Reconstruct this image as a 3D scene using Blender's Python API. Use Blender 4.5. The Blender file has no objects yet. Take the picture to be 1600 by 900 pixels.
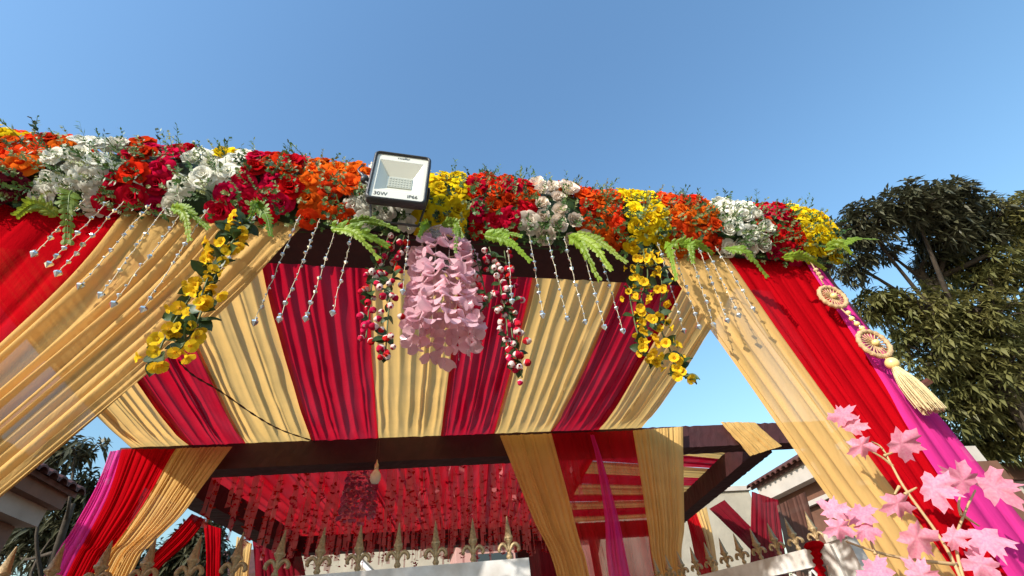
import bpy, math, random
from mathutils import Vector, Matrix, noise
import numpy as np
R = math.radians
rnd = random.Random(7)
sc = bpy.context.scene
COL = sc.collection

# ------------------------------------------------------------------ camera
CAMLOC = Vector((0, 0, 1.6)); FPX = 690.0
def _dir(px, py): return Vector((px-800, -(py-450), -FPX)).normalized()
_dy = _dir(630, 1062); _dz = _dir(704, -410); _dz = (_dz-_dy*_dz.dot(_dy)).normalized(); _dx = _dy.cross(_dz)
WM = Matrix(((_dx.x, _dx.y, _dx.z), (_dy.x, _dy.y, _dy.z), (_dz.x, _dz.y, _dz.z)))     # camera -> world
cam_d = bpy.data.cameras.new('camera'); cam = bpy.data.objects.new('camera', cam_d); COL.objects.link(cam)
cam.matrix_world = Matrix.Translation(CAMLOC) @ WM.to_4x4()
cam_d.sensor_width = 36; cam_d.lens = 36*FPX/1600; cam_d.clip_end = 2000; cam_d.clip_start = .05
sc.camera = cam

# ------------------------------------------------------------------ sky, sun, exposure
SUN = Vector((1.6, 1.32, -1.05)).normalized()              # direction the light travels
w = bpy.data.worlds.new('World'); sc.world = w; w.use_nodes = True
nt = w.node_tree; nt.nodes.clear()
sky = nt.nodes.new('ShaderNodeTexSky'); sky.sky_type = 'NISHITA'; sky.sun_disc = False
sky.sun_elevation = math.asin(-SUN.z); sky.sun_rotation = math.atan2(-SUN.x, -SUN.y)
sky.altitude = 100; sky.air_density = 2.2; sky.dust_density = 1.3; sky.ozone_density = 8.0
bg = nt.nodes.new('ShaderNodeBackground'); bg.inputs[1].default_value = .15
wo = nt.nodes.new('ShaderNodeOutputWorld')
nt.links.new(sky.outputs[0], bg.inputs[0]); nt.links.new(bg.outputs[0], wo.inputs[0])
sl = bpy.data.lights.new('sun', 'SUN'); sl.energy = 3.5; sl.angle = R(.55); sl.color = (1, .93, .82)
so = bpy.data.objects.new('sun', sl); COL.objects.link(so)
so.rotation_euler = SUN.to_track_quat('-Z', 'Y').to_euler()
sc.view_settings.view_transform = 'Standard'; sc.view_settings.look = 'None'
sc.view_settings.exposure = 0.80; sc.view_settings.gamma = 1.0
sc.render.engine = 'CYCLES'
sc.cycles.max_bounces = 8; sc.cycles.transparent_max_bounces = 16; sc.cycles.diffuse_bounces = 4; sc.cycles.transmission_bounces = 6

# ------------------------------------------------------------------ helpers
def ray(px, py): return WM @ Vector((px-800, -(py-450), -FPX))
def atY(px, py, Y): r = ray(px, py); return CAMLOC + r*((Y-CAMLOC.y)/r.y)
def atX(px, py, X): r = ray(px, py); return CAMLOC + r*((X-CAMLOC.x)/r.x)
def atZ(px, py, Z): r = ray(px, py); return CAMLOC + r*((Z-CAMLOC.z)/r.z)
def atD(px, py, D): return CAMLOC + ray(px, py)*(D/FPX)
REAR0 = Vector((-2.46, 4.27)); REAR1 = Vector((3.6, 3.94))       # front face line of the rear beam in plan
def atRear(px, py, off=0.0):
    d = REAR1-REAR0; n = Vector((d.y, -d.x)).normalized(); r = ray(px, py)
    o = REAR0 + n*off
    t = (o-Vector((0, 0))).dot(n)/(r.x*n.x+r.y*n.y)
    return CAMLOC + r*t
def V(*a): return Vector(a)

def empty(name, loc=(0, 0, 0)):
    o = bpy.data.objects.new(name, None); COL.objects.link(o); o.location = loc; o.empty_display_size = .05; return o
def tag(o, label=None, cat=None, group=None, kind=None):
    if label: o['label'] = label
    if cat: o['category'] = cat
    if group: o['group'] = group
    if kind: o['kind'] = kind
    return o

class MB:
    def __init__(s): s.v = []; s.f = []; s.m = []; s.mi = 0
    def add(s, vs, fs):
        b = len(s.v); s.v.extend([tuple(v) for v in vs]); s.f.extend([tuple(i+b for i in f) for f in fs]); s.m.extend([s.mi]*len(fs))
    def box(s, c, size, rot=None):
        c = Vector(c); hx, hy, hz = [d/2 for d in size]
        vs = [Vector((x*hx, y*hy, z*hz)) for x in (-1, 1) for y in (-1, 1) for z in (-1, 1)]
        if rot: vs = [rot @ v for v in vs]
        s.add([v+c for v in vs], [(0, 1, 3, 2), (4, 6, 7, 5), (0, 4, 5, 1), (2, 3, 7, 6), (0, 2, 6, 4), (1, 5, 7, 3)])
    def beam(s, a, b, wd, ht, up=Vector((0, 0, 1))):       # rectangular bar a->b ; centre line
        a = Vector(a); b = Vector(b); d = (b-a).normalized(); x = d.cross(up).normalized(); z = x.cross(d)
        vs = []
        for p in (a, b):
            for sx, sz in ((-1, -1), (1, -1), (1, 1), (-1, 1)): vs.append(p+x*sx*wd/2+z*sz*ht/2)
        s.add(vs, [(3, 2, 1, 0), (4, 5, 6, 7), (0, 1, 5, 4), (1, 2, 6, 5), (2, 3, 7, 6), (3, 0, 4, 7)])
    def tube(s, pts, rads, n=6, cap=True):
        pts = [Vector(p) for p in pts]
        if not hasattr(rads, '__len__'): rads = [rads]*len(pts)
        rings = []; prev = None
        for i, p in enumerate(pts):
            t = (pts[min(i+1, len(pts)-1)]-pts[max(i-1, 0)])
            if t.length < 1e-9: t = Vector((0, 0, 1))
            t.normalize()
            if prev is None: x = t.orthogonal().normalized()
            else:
                x = prev - t*prev.dot(t)
                x = x.normalized() if x.length > 1e-6 else t.orthogonal().normalized()
            prev = x; y = t.cross(x)
            rings.append([p+(x*math.cos(k*2*math.pi/n)+y*math.sin(k*2*math.pi/n))*rads[i] for k in range(n)])
        vs = [v for r in rings for v in r]; fs = []
        for i in range(len(pts)-1):
            for k in range(n):
                a = i*n+k; b = i*n+(k+1) % n; fs.append((a, b, b+n, a+n))
        if cap: fs.append(tuple(range(n-1, -1, -1))); fs.append(tuple((len(pts)-1)*n+k for k in range(n)))
        s.add(vs, fs)
    def lathe(s, prof, n=10, origin=(0, 0, 0)):               # prof [(r,z)]
        o = Vector(origin); vs = []; fs = []
        for r, z in prof:
            for k in range(n): vs.append(o+Vector((r*math.cos(k*2*math.pi/n), r*math.sin(k*2*math.pi/n), z)))
        for i in range(len(prof)-1):
            for k in range(n):
                a = i*n+k; b = i*n+(k+1) % n; fs.append((a, b, b+n, a+n))
        fs.append(tuple(range(n-1, -1, -1))); fs.append(tuple((len(prof)-1)*n+k for k in range(n)))
        s.add(vs, fs)
    def grid(s, fn, nu, nv, closed=False):
        vs = [fn(i/nu, j/nv) for j in range(nv+1) for i in range(nu+1)]
        fs = [(j*(nu+1)+i, j*(nu+1)+i+1, (j+1)*(nu+1)+i+1, (j+1)*(nu+1)+i) for j in range(nv) for i in range(nu)]
        s.add(vs, fs)
    def mesh(s, name, mats, smooth=True):
        me = bpy.data.meshes.new(name); me.from_pydata(s.v, [], s.f); me.update()
        for m in (mats if isinstance(mats, (list, tuple)) else [mats]): me.materials.append(m)
        me.polygons.foreach_set('use_smooth', [smooth]*len(me.polygons))
        if max(s.m, default=0): me.polygons.foreach_set('material_index', s.m)
        return me
    def build(s, name, mats, parent=None, smooth=True, loc=None):
        o = bpy.data.objects.new(name, s.mesh(name, mats, smooth)); COL.objects.link(o)
        if parent is not None: o.parent = parent
        if loc is not None: o.location = loc
        return o
def inst(name, me, parent, mat4, material=None):
    o = bpy.data.objects.new(name, me); COL.objects.link(o); o.parent = parent; o.matrix_basis = mat4
    if material is not None:
        o.material_slots[0].link = 'OBJECT'; o.material_slots[0].material = material
    return o
def frame_z(nrm, spin=0.0, up=Vector((0, 0, 1))):
    z = Vector(nrm).normalized(); x = up.cross(z)
    if x.length < 1e-4: x = Vector((1, 0, 0))
    x.normalize(); y = z.cross(x)
    return Matrix((x, y, z)).transposed() @ Matrix.Rotation(spin, 3, 'Z')
def M4(loc, r3, s=1.0): return Matrix.Translation(loc) @ r3.to_4x4() @ Matrix.Scale(s, 4)
def spline(pts, n):                                          # Catmull-Rom resample
    P = [Vector(p) for p in pts]
    if len(P) == 2: return [P[0].lerp(P[1], i/(n-1)) for i in range(n)]
    out = []
    for i in range(n):
        t = i/(n-1)*(len(P)-1); k = min(int(t), len(P)-2); u = t-k
        p1, p2 = P[k], P[k+1]; p0 = P[k-1] if k > 0 else p1*2-p2; p3 = P[k+2] if k+2 < len(P) else p2*2-p1
        out.append(.5*((2*p1)+(p2-p0)*u+(2*p0-5*p1+4*p2-p3)*u*u+(3*p1-p0-3*p2+p3)*u*u*u))
    return out

# ------------------------------------------------------------------ materials
def mat(name, col, rough=.6, metal=0, var=.0, vscale=8, bump=0, bscale=60, trans=0, alpha=1, coat=0, rand=0, spec=.5, col2=None, sheen=0, matte=False):
    m = bpy.data.materials.new(name); m.use_nodes = True; n = m.node_tree; n.nodes.clear()
    out = n.nodes.new('ShaderNodeOutputMaterial'); p = n.nodes.new('ShaderNodeBsdfPrincipled')
    p.inputs['Roughness'].default_value = rough; p.inputs['Metallic'].default_value = metal
    p.inputs['Specular IOR Level'].default_value = spec
    if coat: p.inputs['Coat Weight'].default_value = coat; p.inputs['Coat Roughness'].default_value = .15
    if sheen: p.inputs['Sheen Weight'].default_value = sheen; p.inputs['Sheen Roughness'].default_value = .4
    tc = n.nodes.new('ShaderNodeTexCoord')
    rgb = n.nodes.new('ShaderNodeRGB'); rgb.outputs[0].default_value = (*col, 1); c = rgb.outputs[0]
    if var or col2:
        nz = n.nodes.new('ShaderNodeTexNoise'); nz.inputs['Scale'].default_value = vscale; nz.inputs['Detail'].default_value = 4
        n.links.new(tc.outputs['Object'], nz.inputs['Vector'])
        mx = n.nodes.new('ShaderNodeMix'); mx.data_type = 'RGBA'
        rmp = n.nodes.new('ShaderNodeMapRange'); rmp.inputs[1].default_value = .3; rmp.inputs[2].default_value = .7
        n.links.new(nz.outputs[0], rmp.inputs[0]); n.links.new(rmp.outputs[0], mx.inputs[0])
        c2 = col2 or tuple(x*(1-var) for x in col)
        n.links.new(c, mx.inputs[6]); mx.inputs[7].default_value = (*c2, 1); c = mx.outputs[2]
    if rand:
        oi = n.nodes.new('ShaderNodeObjectInfo'); hs = n.nodes.new('ShaderNodeHueSaturation')
        mr = n.nodes.new('ShaderNodeMapRange'); mr.inputs[3].default_value = 1-rand; mr.inputs[4].default_value = 1+rand*.6
        n.links.new(oi.outputs['Random'], mr.inputs[0]); n.links.new(mr.outputs[0], hs.inputs['Value'])
        mh = n.nodes.new('ShaderNodeMapRange'); mh.inputs[3].default_value = .5-rand*.04; mh.inputs[4].default_value = .5+rand*.04
        ml = n.nodes.new('ShaderNodeMath'); ml.operation = 'MULTIPLY'; ml.inputs[1].default_value = 7.31
        fr = n.nodes.new('ShaderNodeMath'); fr.operation = 'FRACT'
        n.links.new(oi.outputs['Random'], ml.inputs[0]); n.links.new(ml.outputs[0], fr.inputs[0]); n.links.new(fr.outputs[0], mh.inputs[0])
        n.links.new(mh.outputs[0], hs.inputs['Hue']); n.links.new(c, hs.inputs['Color']); c = hs.outputs[0]
    if matte: p = n.nodes.new('ShaderNodeBsdfDiffuse'); n.links.new(c, p.inputs['Color'])
    else: n.links.new(c, p.inputs['Base Color'])
    sh = p.outputs[0]
    if bump:
        bz = n.nodes.new('ShaderNodeTexNoise'); bz.inputs['Scale'].default_value = bscale; bz.inputs['Detail'].default_value = 5
        n.links.new(tc.outputs['Object'], bz.inputs['Vector'])
        bp = n.nodes.new('ShaderNodeBump'); bp.inputs['Strength'].default_value = bump; bp.inputs['Distance'].default_value = .01
        n.links.new(bz.outputs[0], bp.inputs['Height']); n.links.new(bp.outputs[0], p.inputs['Normal'])
    if trans:
        t = n.nodes.new('ShaderNodeBsdfTranslucent'); n.links.new(c, t.inputs[0])
        x = n.nodes.new('ShaderNodeMixShader'); x.inputs[0].default_value = trans
        n.links.new(sh, x.inputs[1]); n.links.new(t.outputs[0], x.inputs[2]); sh = x.outputs[0]
    if alpha < 1:
        t = n.nodes.new('ShaderNodeBsdfTransparent'); x = n.nodes.new('ShaderNodeMixShader'); x.inputs[0].default_value = alpha
        n.links.new(t.outputs[0], x.inputs[1]); n.links.new(sh, x.inputs[2]); sh = x.outputs[0]
    n.links.new(sh, out.inputs[0]); return m
def cloth_mat(name, col, alpha, trans=.42, rough=.65, sheen=.0, var=.12, stretch=(1, 1, 1)):
    """sheer cloth: fine crosswise slub threads vary how densely the weave covers"""
    m = mat(name, col, rough, trans=trans, alpha=alpha, var=var, vscale=5, matte=True)
    n = m.node_tree
    mixes = [x for x in n.nodes if x.type == 'MIX_SHADER']; mx = mixes[-1]
    tc = [x for x in n.nodes if x.type == 'TEX_COORD'][0]
    mp = n.nodes.new('ShaderNodeMapping'); mp.inputs['Scale'].default_value = stretch
    nz = n.nodes.new('ShaderNodeTexNoise'); nz.inputs['Scale'].default_value = 3; nz.inputs['Detail'].default_value = 3
    n.links.new(tc.outputs['Object'], mp.inputs[0]); n.links.new(mp.outputs[0], nz.inputs['Vector'])
    df = [x for x in n.nodes if x.type == 'BSDF_DIFFUSE'][0]          # crushed creases and weave in relief
    mp2 = n.nodes.new('ShaderNodeMapping'); mp2.inputs['Scale'].default_value = tuple(1.0 if q > 1 else .22 for q in stretch)
    n2 = n.nodes.new('ShaderNodeTexNoise'); n2.inputs['Scale'].default_value = 26; n2.inputs['Detail'].default_value = 6; n2.inputs['Roughness'].default_value = .62
    bp = n.nodes.new('ShaderNodeBump'); bp.inputs['Strength'].default_value = .5; bp.inputs['Distance'].default_value = .012
    n.links.new(tc.outputs['Object'], mp2.inputs[0]); n.links.new(mp2.outputs[0], n2.inputs['Vector']); n.links.new(n2.outputs[0], bp.inputs['Height']); n.links.new(bp.outputs[0], df.inputs['Normal'])
    mr = n.nodes.new('ShaderNodeMapRange'); mr.inputs[1].default_value = .3; mr.inputs[2].default_value = .7
    mr.inputs[3].default_value = max(alpha-(.10 if alpha < .98 else .01), 0); mr.inputs[4].default_value = min(1, alpha+.05)
    n.links.new(nz.outputs[0], mr.inputs[0]); n.links.new(mr.outputs[0], mx.inputs[0])
    return m
GOLD = cloth_mat('gold_sheer', (.84, .53, .19), .96, .40, stretch=(3, 3, .6))
GOLD_CEIL = cloth_mat('gold_canopy', (.90, .55, .17), .985, .5, stretch=(3, .4, 3))
REDC = cloth_mat('red_cloth', (.46, .003, .008), .985, .25, stretch=(3, 3, .6))
RED_SHEER = cloth_mat('red_sheer', (.58, .010, .020), .80, .42, stretch=(3, 3, .6))
RED_CEIL = cloth_mat('red_canopy', (.54, .006, .024), .985, .5, stretch=(3, .4, 3))
GOLD_REAR = cloth_mat('gold_rear', (.84, .52, .18), .99, .40, stretch=(3, 3, .6))
RED_BAY = cloth_mat('red_bay', (.56, .005, .012), .985, .45, stretch=(3, .4, 3))
MAGENTA = cloth_mat('magenta_cloth', (.88, .05, .34), .97, .35, stretch=(3, 3, .6))
MAROON = mat('maroon_wrap', (.055, .010, .012), .75, var=.35, vscale=9, bump=.4, bscale=25)
MAROON2 = cloth_mat('maroon_sheer', (.20, .008, .018), .985, .25)
ROSE_RED = mat('rose_red', (.62, .008, .018), .55, trans=.22, rand=.38, matte=True)
ROSE_ORG = mat('rose_orange', (.80, .10, .012), .55, trans=.22, rand=.34, matte=True)
ROSE_WHT = mat('rose_white', (.88, .86, .76), .55, trans=.25, rand=.14, matte=True)
ROSE_PCH = mat('rose_blush', (.92, .80, .69), .55, trans=.25, rand=.14, matte=True)
ROSE_YEL = mat('rose_yellow', (.86, .62, .015), .55, trans=.25, rand=.26, matte=True)
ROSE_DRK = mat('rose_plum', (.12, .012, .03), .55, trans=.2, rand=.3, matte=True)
GREEN_D = mat('leaf_dark', (.035, .085, .022), .5, trans=.2, var=.4, vscale=30)
GREEN_M = mat('leaf_mid', (.10, .20, .045), .5, trans=.25, var=.4, vscale=30)
GREEN_P = mat('sprig_pale', (.33, .38, .14), .55, trans=.3, var=.35, vscale=30)
FERN = mat('fern_green', (.30, .46, .03), .5, trans=.42, var=.35, vscale=9, rand=.35)
VINE_LEAF = mat('vine_leaf', (.055, .105, .03), .45, trans=.25, rand=.3, var=.3, vscale=40)
PET_Y = mat('bell_yellow', (.90, .68, .03), .5, trans=.3, rand=.2, col2=(.85, .42, .02), vscale=25, matte=True)
PET_RW = mat('bud_red', (.62, .02, .05), .5, trans=.25, rand=.3, matte=True)
PET_W = mat('bud_white', (.82, .68, .64), .5, trans=.3, matte=True)
STEM = mat('stem_green', (.08, .11, .03), .6)
TWIG = mat('twig_tan', (.48, .33, .16), .7, bump=.3)
PINK = mat('petal_pink', (.95, .60, .68), .22, trans=.48, rand=.2, spec=.6, coat=.5, var=.15, vscale=30)
PURPLE = mat('petal_purple', (.60, .12, .24), .25, trans=.25, rand=.4, spec=.7, coat=.6)
CLEAR = mat('clear_film', (.85, .70, .72), .15, alpha=.28, spec=.6)
THREAD = mat('thread', (.62, .52, .36), .5)
CRYSTAL = mat('crystal_bead', (.82, .83, .80), .09, metal=.85, rand=.15)
MAPLE = mat('maple_pink', (.80, .25, .38), .55, trans=.36, rand=.18, col2=(.87, .40, .50), vscale=9, matte=True)
JUTE = mat('jute', (.64, .42, .22), .85, var=.3, vscale=60, bump=.5, bscale=200)
WOODB = mat('wood_bead', (.82, .62, .24), .4, coat=.3)
STRAND = mat('strand_ribbon', (.95, .36, .37), .3, trans=.5, alpha=.56, matte=True)
BFLY = mat('paper_red', (.52, .006, .014), .5, trans=.3, rand=.3, matte=True)
GOLDM = mat('gilt_iron', (.56, .41, .22), .42, metal=.25, var=.45, vscale=18, bump=.25, bscale=40)
WHITEP = mat('white_gate_paint', (.74, .73, .72), .38, col2=(.50, .46, .42), vscale=11, bump=.15, bscale=30)
BULB = mat('bulb_glass', (.80, .70, .62), .25, coat=.4)
BRASS = mat('bulb_cap', (.65, .55, .40), .35, metal=.7)
WIRE = mat('wire_dark', (.06, .02, .018), .6)
BLACK = mat('housing_black', (.035, .037, .042), .45, bump=.2, bscale=120, coat=.1)
REFL = mat('reflector', (.80, .80, .70), .28, metal=.25)
LEDC = mat('led_chip', (.42, .44, .38), .3)
PRINTW = mat('printed_glass', (.70, .70, .62), .18, coat=.6)
INK = mat('ink', (.05, .05, .05), .5)
GLASS = mat('lamp_glass', (.95, .97, .93), .03, alpha=.10, spec=.8)
BARK = mat('bark', (.075, .055, .038), .9, var=.5, vscale=8, bump=.8, bscale=20)
MANGO = mat('mango_leaf_lit', (.24, .215, .07), .5, trans=.32, col2=(.11, .12, .04), vscale=1.6, spec=.45)  # sunlit tone of the foliage is put into this leaf colour
MANGO2 = mat('mango_leaf_shaded', (.11, .105, .055), .5, trans=.22, col2=(.055, .06, .032), vscale=2.5, spec=.45)  # darker copy of the leaf, with shade put into its colour
PLASTER = mat('plaster_pale', (.46, .41, .32), .9, var=.22, vscale=3, bump=.5, bscale=14)
PLASTERW = mat('plaster_white', (.56, .50, .44), .85, var=.2, vscale=4, bump=.2, bscale=30)
BROWNW = mat('brown_wall', (.19, .085, .05), .8, var=.35, vscale=5, bump=.4, bscale=20)
TILE = mat('roof_tile', (.13, .04, .028), .75, var=.5, vscale=9, rand=.25, bump=.3)
PINKW = mat('rose_render', (.55, .30, .26), .85, var=.2, vscale=4)
DARKGL = mat('window_glass', (.03, .035, .04), .12, spec=.7)
GROUND = mat('ground', (.22, .18, .14), .95, var=.4, vscale=1.5, bump=.6, bscale=8)

# ------------------------------------------------------------------ setting: ground
g = MB(); S = 400
g.add([(-S, -S, 0), (S, -S, 0), (S, S, 0), (-S, S, 0)], [(0, 1, 2, 3)])
tag(g.build('ground', GROUND, None, False), kind='structure')

# ------------------------------------------------------------------ gate frames wrapped in maroon cloth
def wrapped_beam(name, a, b, wd, ht, parent, folds=40, amp=.006, seed=1):
    """box beam with slightly puckered cloth wrap"""
    a = Vector(a); b = Vector(b); d = (b-a); L = d.length; d.normalize(); up = Vector((0, 0, 1)) if abs(d.z) < .9 else Vector((0, 1, 0))
    x = d.cross(up).normalized(); z = x.cross(d); rr = random.Random(seed)
    mb = MB(); n = max(4, int(L*22)); prof = []
    cs = [(-1, -1), (-.3, -1), (.3, -1), (1, -1), (1, -.3), (1, .3), (1, 1), (.3, 1), (-.3, 1), (-1, 1), (-1, .3), (-1, -.3)]
    vs = []; k = len(cs)
    for i in range(n+1):
        p = a+d*(L*i/n)
        for (cx, cz) in cs:
            j = noise.noise(Vector((i*.9+seed*13, cx*2, cz*2)))*amp
            vs.append(p+x*cx*(wd/2+j)+z*cz*(ht/2+j))
    fs = [(i*k+q, i*k+(q+1) % k, (i+1)*k+(q+1) % k, (i+1)*k+q) for i in range(n) for q in range(k)]
    fs += [tuple(range(k-1, -1, -1)), tuple(n*k+q for q in range(k))]
    mb.add(vs, fs); return mb.build(name, MAROON, parent, False)
gate = tag(empty('entrance_arch', (0, 1.5, 0)), 'box frame wrapped in dark maroon cloth under the flower garland', 'arch')
gate_parts = []
def P(o, par):                                              # parent keeping world coordinates
    o.parent = par; o.matrix_parent_inverse = par.matrix_world.inverted() if False else Matrix.Translation(-Vector(par.location)); return o
P(wrapped_beam('beam', (-2.25, 1.50, 3.215), (2.2, 1.50, 3.215), .23, .23, None, seed=1), gate)
for x in (-2.1, 2.05):
    P(wrapped_beam('post', (x, 1.5, 0), (x, 1.5, 3.098), .2, .2, None, seed=int(x*10)), gate)

rear = tag(empty('pavilion', (.5, 4.2, 0)), 'wide maroon box frame behind the striped canopy', 'pavilion')
rn = Vector((REAR1.y-REAR0.y, -(REAR1.x-REAR0.x), 0)).normalized()       # points to the viewer
def rp(t, z, off=0): p = REAR0.lerp(REAR1, t); return Vector((p.x, p.y, z))+rn*off
P(wrapped_beam('beam', rp(0, 3.21, -.1), rp(1.13, 3.21, -.1), .2, .22, None, seed=5), rear)
P(wrapped_beam('post', rp(.02, 0, -.1), rp(.02, 3.098, -.1), .18, .18, None, seed=6), rear)
P(wrapped_beam('post', rp(1.11, 0, -.1), rp(1.11, 3.098, -.1), .18, .18, None, seed=7), rear)
P(wrapped_beam('side_beam', (-2.22, 4.52, 3.21), (-1.68, 7.62, 3.21), .24, .22, None, seed=8), rear)
P(wrapped_beam('side_beam', (3.66, 4.16, 3.19), (4.30, 7.9, 3.19), .22, .22, None, seed=9), rear)
P(wrapped_beam('rear_beam', (-1.7, 7.75, 3.21), (4.3, 8.02, 3.21), .2, .22, None, seed=10), rear)
for x, y in ((-1.72, 7.75), (4.32, 8.02), (1.75, 7.91)):
    P(wrapped_beam('post', (x, y, 0), (x, y, 3.098), .18, .18, None, seed=int(x*9+30)), rear)

# ------------------------------------------------------------------ cloth builder
def cloth(name, L, Rr, nfold, amp, m, nrm, seed, nv=36, gather=.5, wr=.25, parent=None, sag=None, pin=0):
    rr = random.Random(seed); nrm = Vector(nrm).normalized()
    ws = [rr.uniform(.22, 1.9) for _ in range(nfold)]; tot = sum(ws); cum = [0]
    for x in ws: cum.append(cum[-1]+x/tot)
    am = [rr.uniform(.25, 1.15) for _ in range(nfold)]; sk = [rr.uniform(.3, .7) for _ in range(nfold)]
    nu = min(nfold*8, 260); Ls = spline(L, nv+1); Rs = spline(Rr, nv+1); ph = rr.uniform(0, 50)
    def prof(u):
        u = min(max(u, 0), .99999)
        k = 0
        lo, hi = 0, nfold
        while hi-lo > 1:
            mid = (lo+hi)//2
            if cum[mid] <= u: lo = mid
            else: hi = mid
        k = lo; t = (u-cum[k])/(cum[k+1]-cum[k]); c = sk[k]
        t = t/c*.5 if t < c else .5+(t-c)/(1-c)*.5
        return am[k]*(1-abs(2*t-1)**2.4)
    mb = MB()
    def fn(u, v):
        j = min(int(round(v*nv)), nv)
        uu = u+.016*math.sin(v*4+ph)*math.sin(u*math.pi)+.014*noise.noise(Vector((u*9, v*6, ph)))
        p = Ls[j].lerp(Rs[j], u)
        a = amp*(1-gather*(1-min(1, v*2.2)))
        if pin: a *= min(1, (1-v)/pin+.04)
        h = prof(uu)*a + amp*wr*noise.noise(Vector((u*nfold*.7+ph, v*3.5, 3)))+amp*wr*.35*noise.noise(Vector((u*nfold*3+ph, v*6, 9)))
        p = p+nrm*h
        if sag: p = p+Vector((0, 0, -sag*4*v*(1-v)))
        return p
    mb.grid(fn, nu, nv)
    o = mb.build(name, m, None, True)
    if parent is not None: P(o, parent)
    return o
def px(lst, Y): return [atY(x, y, Y) for x, y in lst]
FN = (0, -1, 0)
YD = 1.37
# front drapes ---------------------------------------------------------------
def down(p, z): return Vector((p[0], p[1], z))
o = cloth('gold_drape', [V(-1.17, YD, 3.1), V(-1.20, YD, 2.6), V(-1.42, YD, 1.7), V(-1.75, YD+.03, .9), V(-1.85, YD+.03, .03)],
          [V(-.50, YD, 3.1), V(-.70, YD, 2.6), V(-1.08, YD, 1.85), V(-1.5, YD+.03, .95), V(-1.62, YD+.03, .03)], 13, .046, GOLD, FN, 11, nv=60, wr=.3)
tag(o, 'gold sheer drape swept to the left below the orange and white roses', 'drape', 'drapes of the front gate')
o = cloth('red_drape', [V(-1.98, YD+.02, 3.1), V(-2.0, YD+.02, 1.6), V(-2.05, YD+.03, .03)],
          [V(-1.15, YD+.02, 3.1), V(-1.19, YD+.02, 2.6), V(-1.40, YD+.02, 1.7), V(-1.72, YD+.04, .9), V(-1.82, YD+.04, .03)], 10, .045, REDC, FN, 12, nv=50, wr=.18)
tag(o, 'red drape hanging at the far left under the white roses', 'drape', 'drapes of the front gate')
o = cloth('pink_drape', [V(-2.2, YD, 3.1), V(-2.24, YD, 1.5), V(-2.24, YD, .03)], [V(-1.99, YD, 3.1), V(-2.01, YD, 1.5), V(-2.06, YD, .03)], 4, .03, MAGENTA, FN, 13)
tag(o, 'narrow magenta drape at the outer left end of the front gate', 'drape', 'drapes of the front gate')
o = cloth('gold_drape', [V(1.13, YD, 3.1), V(1.20, YD, 2.75), V(1.36, YD, 2.0), V(1.42, YD, 1.6), V(1.45, YD, .03)],
          [V(1.53, YD, 3.1), V(1.58, YD, 2.6), V(1.66, YD, 2.0), V(1.71, YD, 1.6), V(1.74, YD, .03)], 7, .020, GOLD, FN, 14, nv=50, wr=.12)
tag(o, 'gold drape on the right of the gate, beside the red drape', 'drape', 'drapes of the front gate')
o = cloth('red_drape', [V(1.50, YD+.015, 3.1), V(1.55, YD+.015, 2.6), V(1.63, YD+.015, 2.0), V(1.68, YD+.015, 1.6), V(1.7, YD+.015, .03)],
          [V(2.03, YD+.01, 3.1), V(2.0, YD+.01, 2.4), V(1.95, YD+.01, 1.9), V(1.95, YD+.01, .03)], 9, .022, REDC, FN, 15, nv=50, wr=.1)
tag(o, 'bright red drape between the gold and magenta drapes on the right', 'drape', 'drapes of the front gate')
o = cloth('pink_drape', [V(1.99, YD-.012, 3.1), V(1.94, YD-.012, 2.4), V(1.885, YD-.012, 1.9), V(1.88, YD-.012, .03)],
          [V(2.10, YD+.02, 3.1), V(2.13, YD+.02, 2.4), V(2.17, YD+.02, 1.8), V(2.18, YD+.02, .03)], 3, .022, MAGENTA, FN, 16, nv=40, wr=.1)
tag(o, 'magenta drape on the right edge of the gate, behind the tassel ornament', 'drape', 'drapes of the front gate')

# striped canopy --------------------------------------------------------------
can = tag(empty('canopy', (0, 2.8, 3.33)), 'pleated canopy of gold and red strips between the two gate beams', 'canopy')
rearpx = [(208, 701), (300, 699), (385, 697), (490, 692), (590, 690), (690, 684), (770, 681), (860, 677), (932, 674), (1001, 670)]
rearpts = [atZ(x, y, 3.33) for x, y in rearpx]
frontx = [-2.16, -1.68, -1.27, -.80, -.30, .18, .56, 1.10, 1.42, 1.86]
frontx = [-2.12, -1.70, -1.27, -.82, -.30, .21, .62, 1.16, 1.55, 1.93]
for i in range(9):
    gold = i % 2 == 0
    a0 = V(frontx[i], 1.58, 3.34); a1 = V(frontx[i+1], 1.58, 3.34); b0 = rearpts[i]; b1 = rearpts[i+1]
    zo = .006 if gold else 0
    a0.x -= .012; b0 = b0+V(-.012, 0, zo); a1.x += .012; b1 = b1+V(.012, 0, zo); a0.z += zo; a1.z += zo
    cloth('gold_strip' if gold else 'red_strip', [a0, b0], [a1, b1], 9, .036, GOLD_CEIL if gold else RED_CEIL, (0, 0, -1), 30+i, nv=40, gather=-.1, wr=.22, parent=can, sag=.05, pin=.16)
# edge tape along the rear
# dark twisted cord slung under the canopy
cp = [(272, 556), (300, 585), (345, 612), (400, 650), (440, 672), (492, 690)]
cpts = [atZ(x, y, 3.19+.1*abs(i-2.5)/2.5-.02*(i % 2)) for i, (x, y) in enumerate(cp)]
mb = MB(); mb.tube(spline(cpts, 60), [.005+.0022*math.sin(i*1.7) for i in range(60)], 6)
tag(mb.build('cord', WIRE), 'dark twisted cord slung across the gold canopy strip on the left', 'cord')

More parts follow.
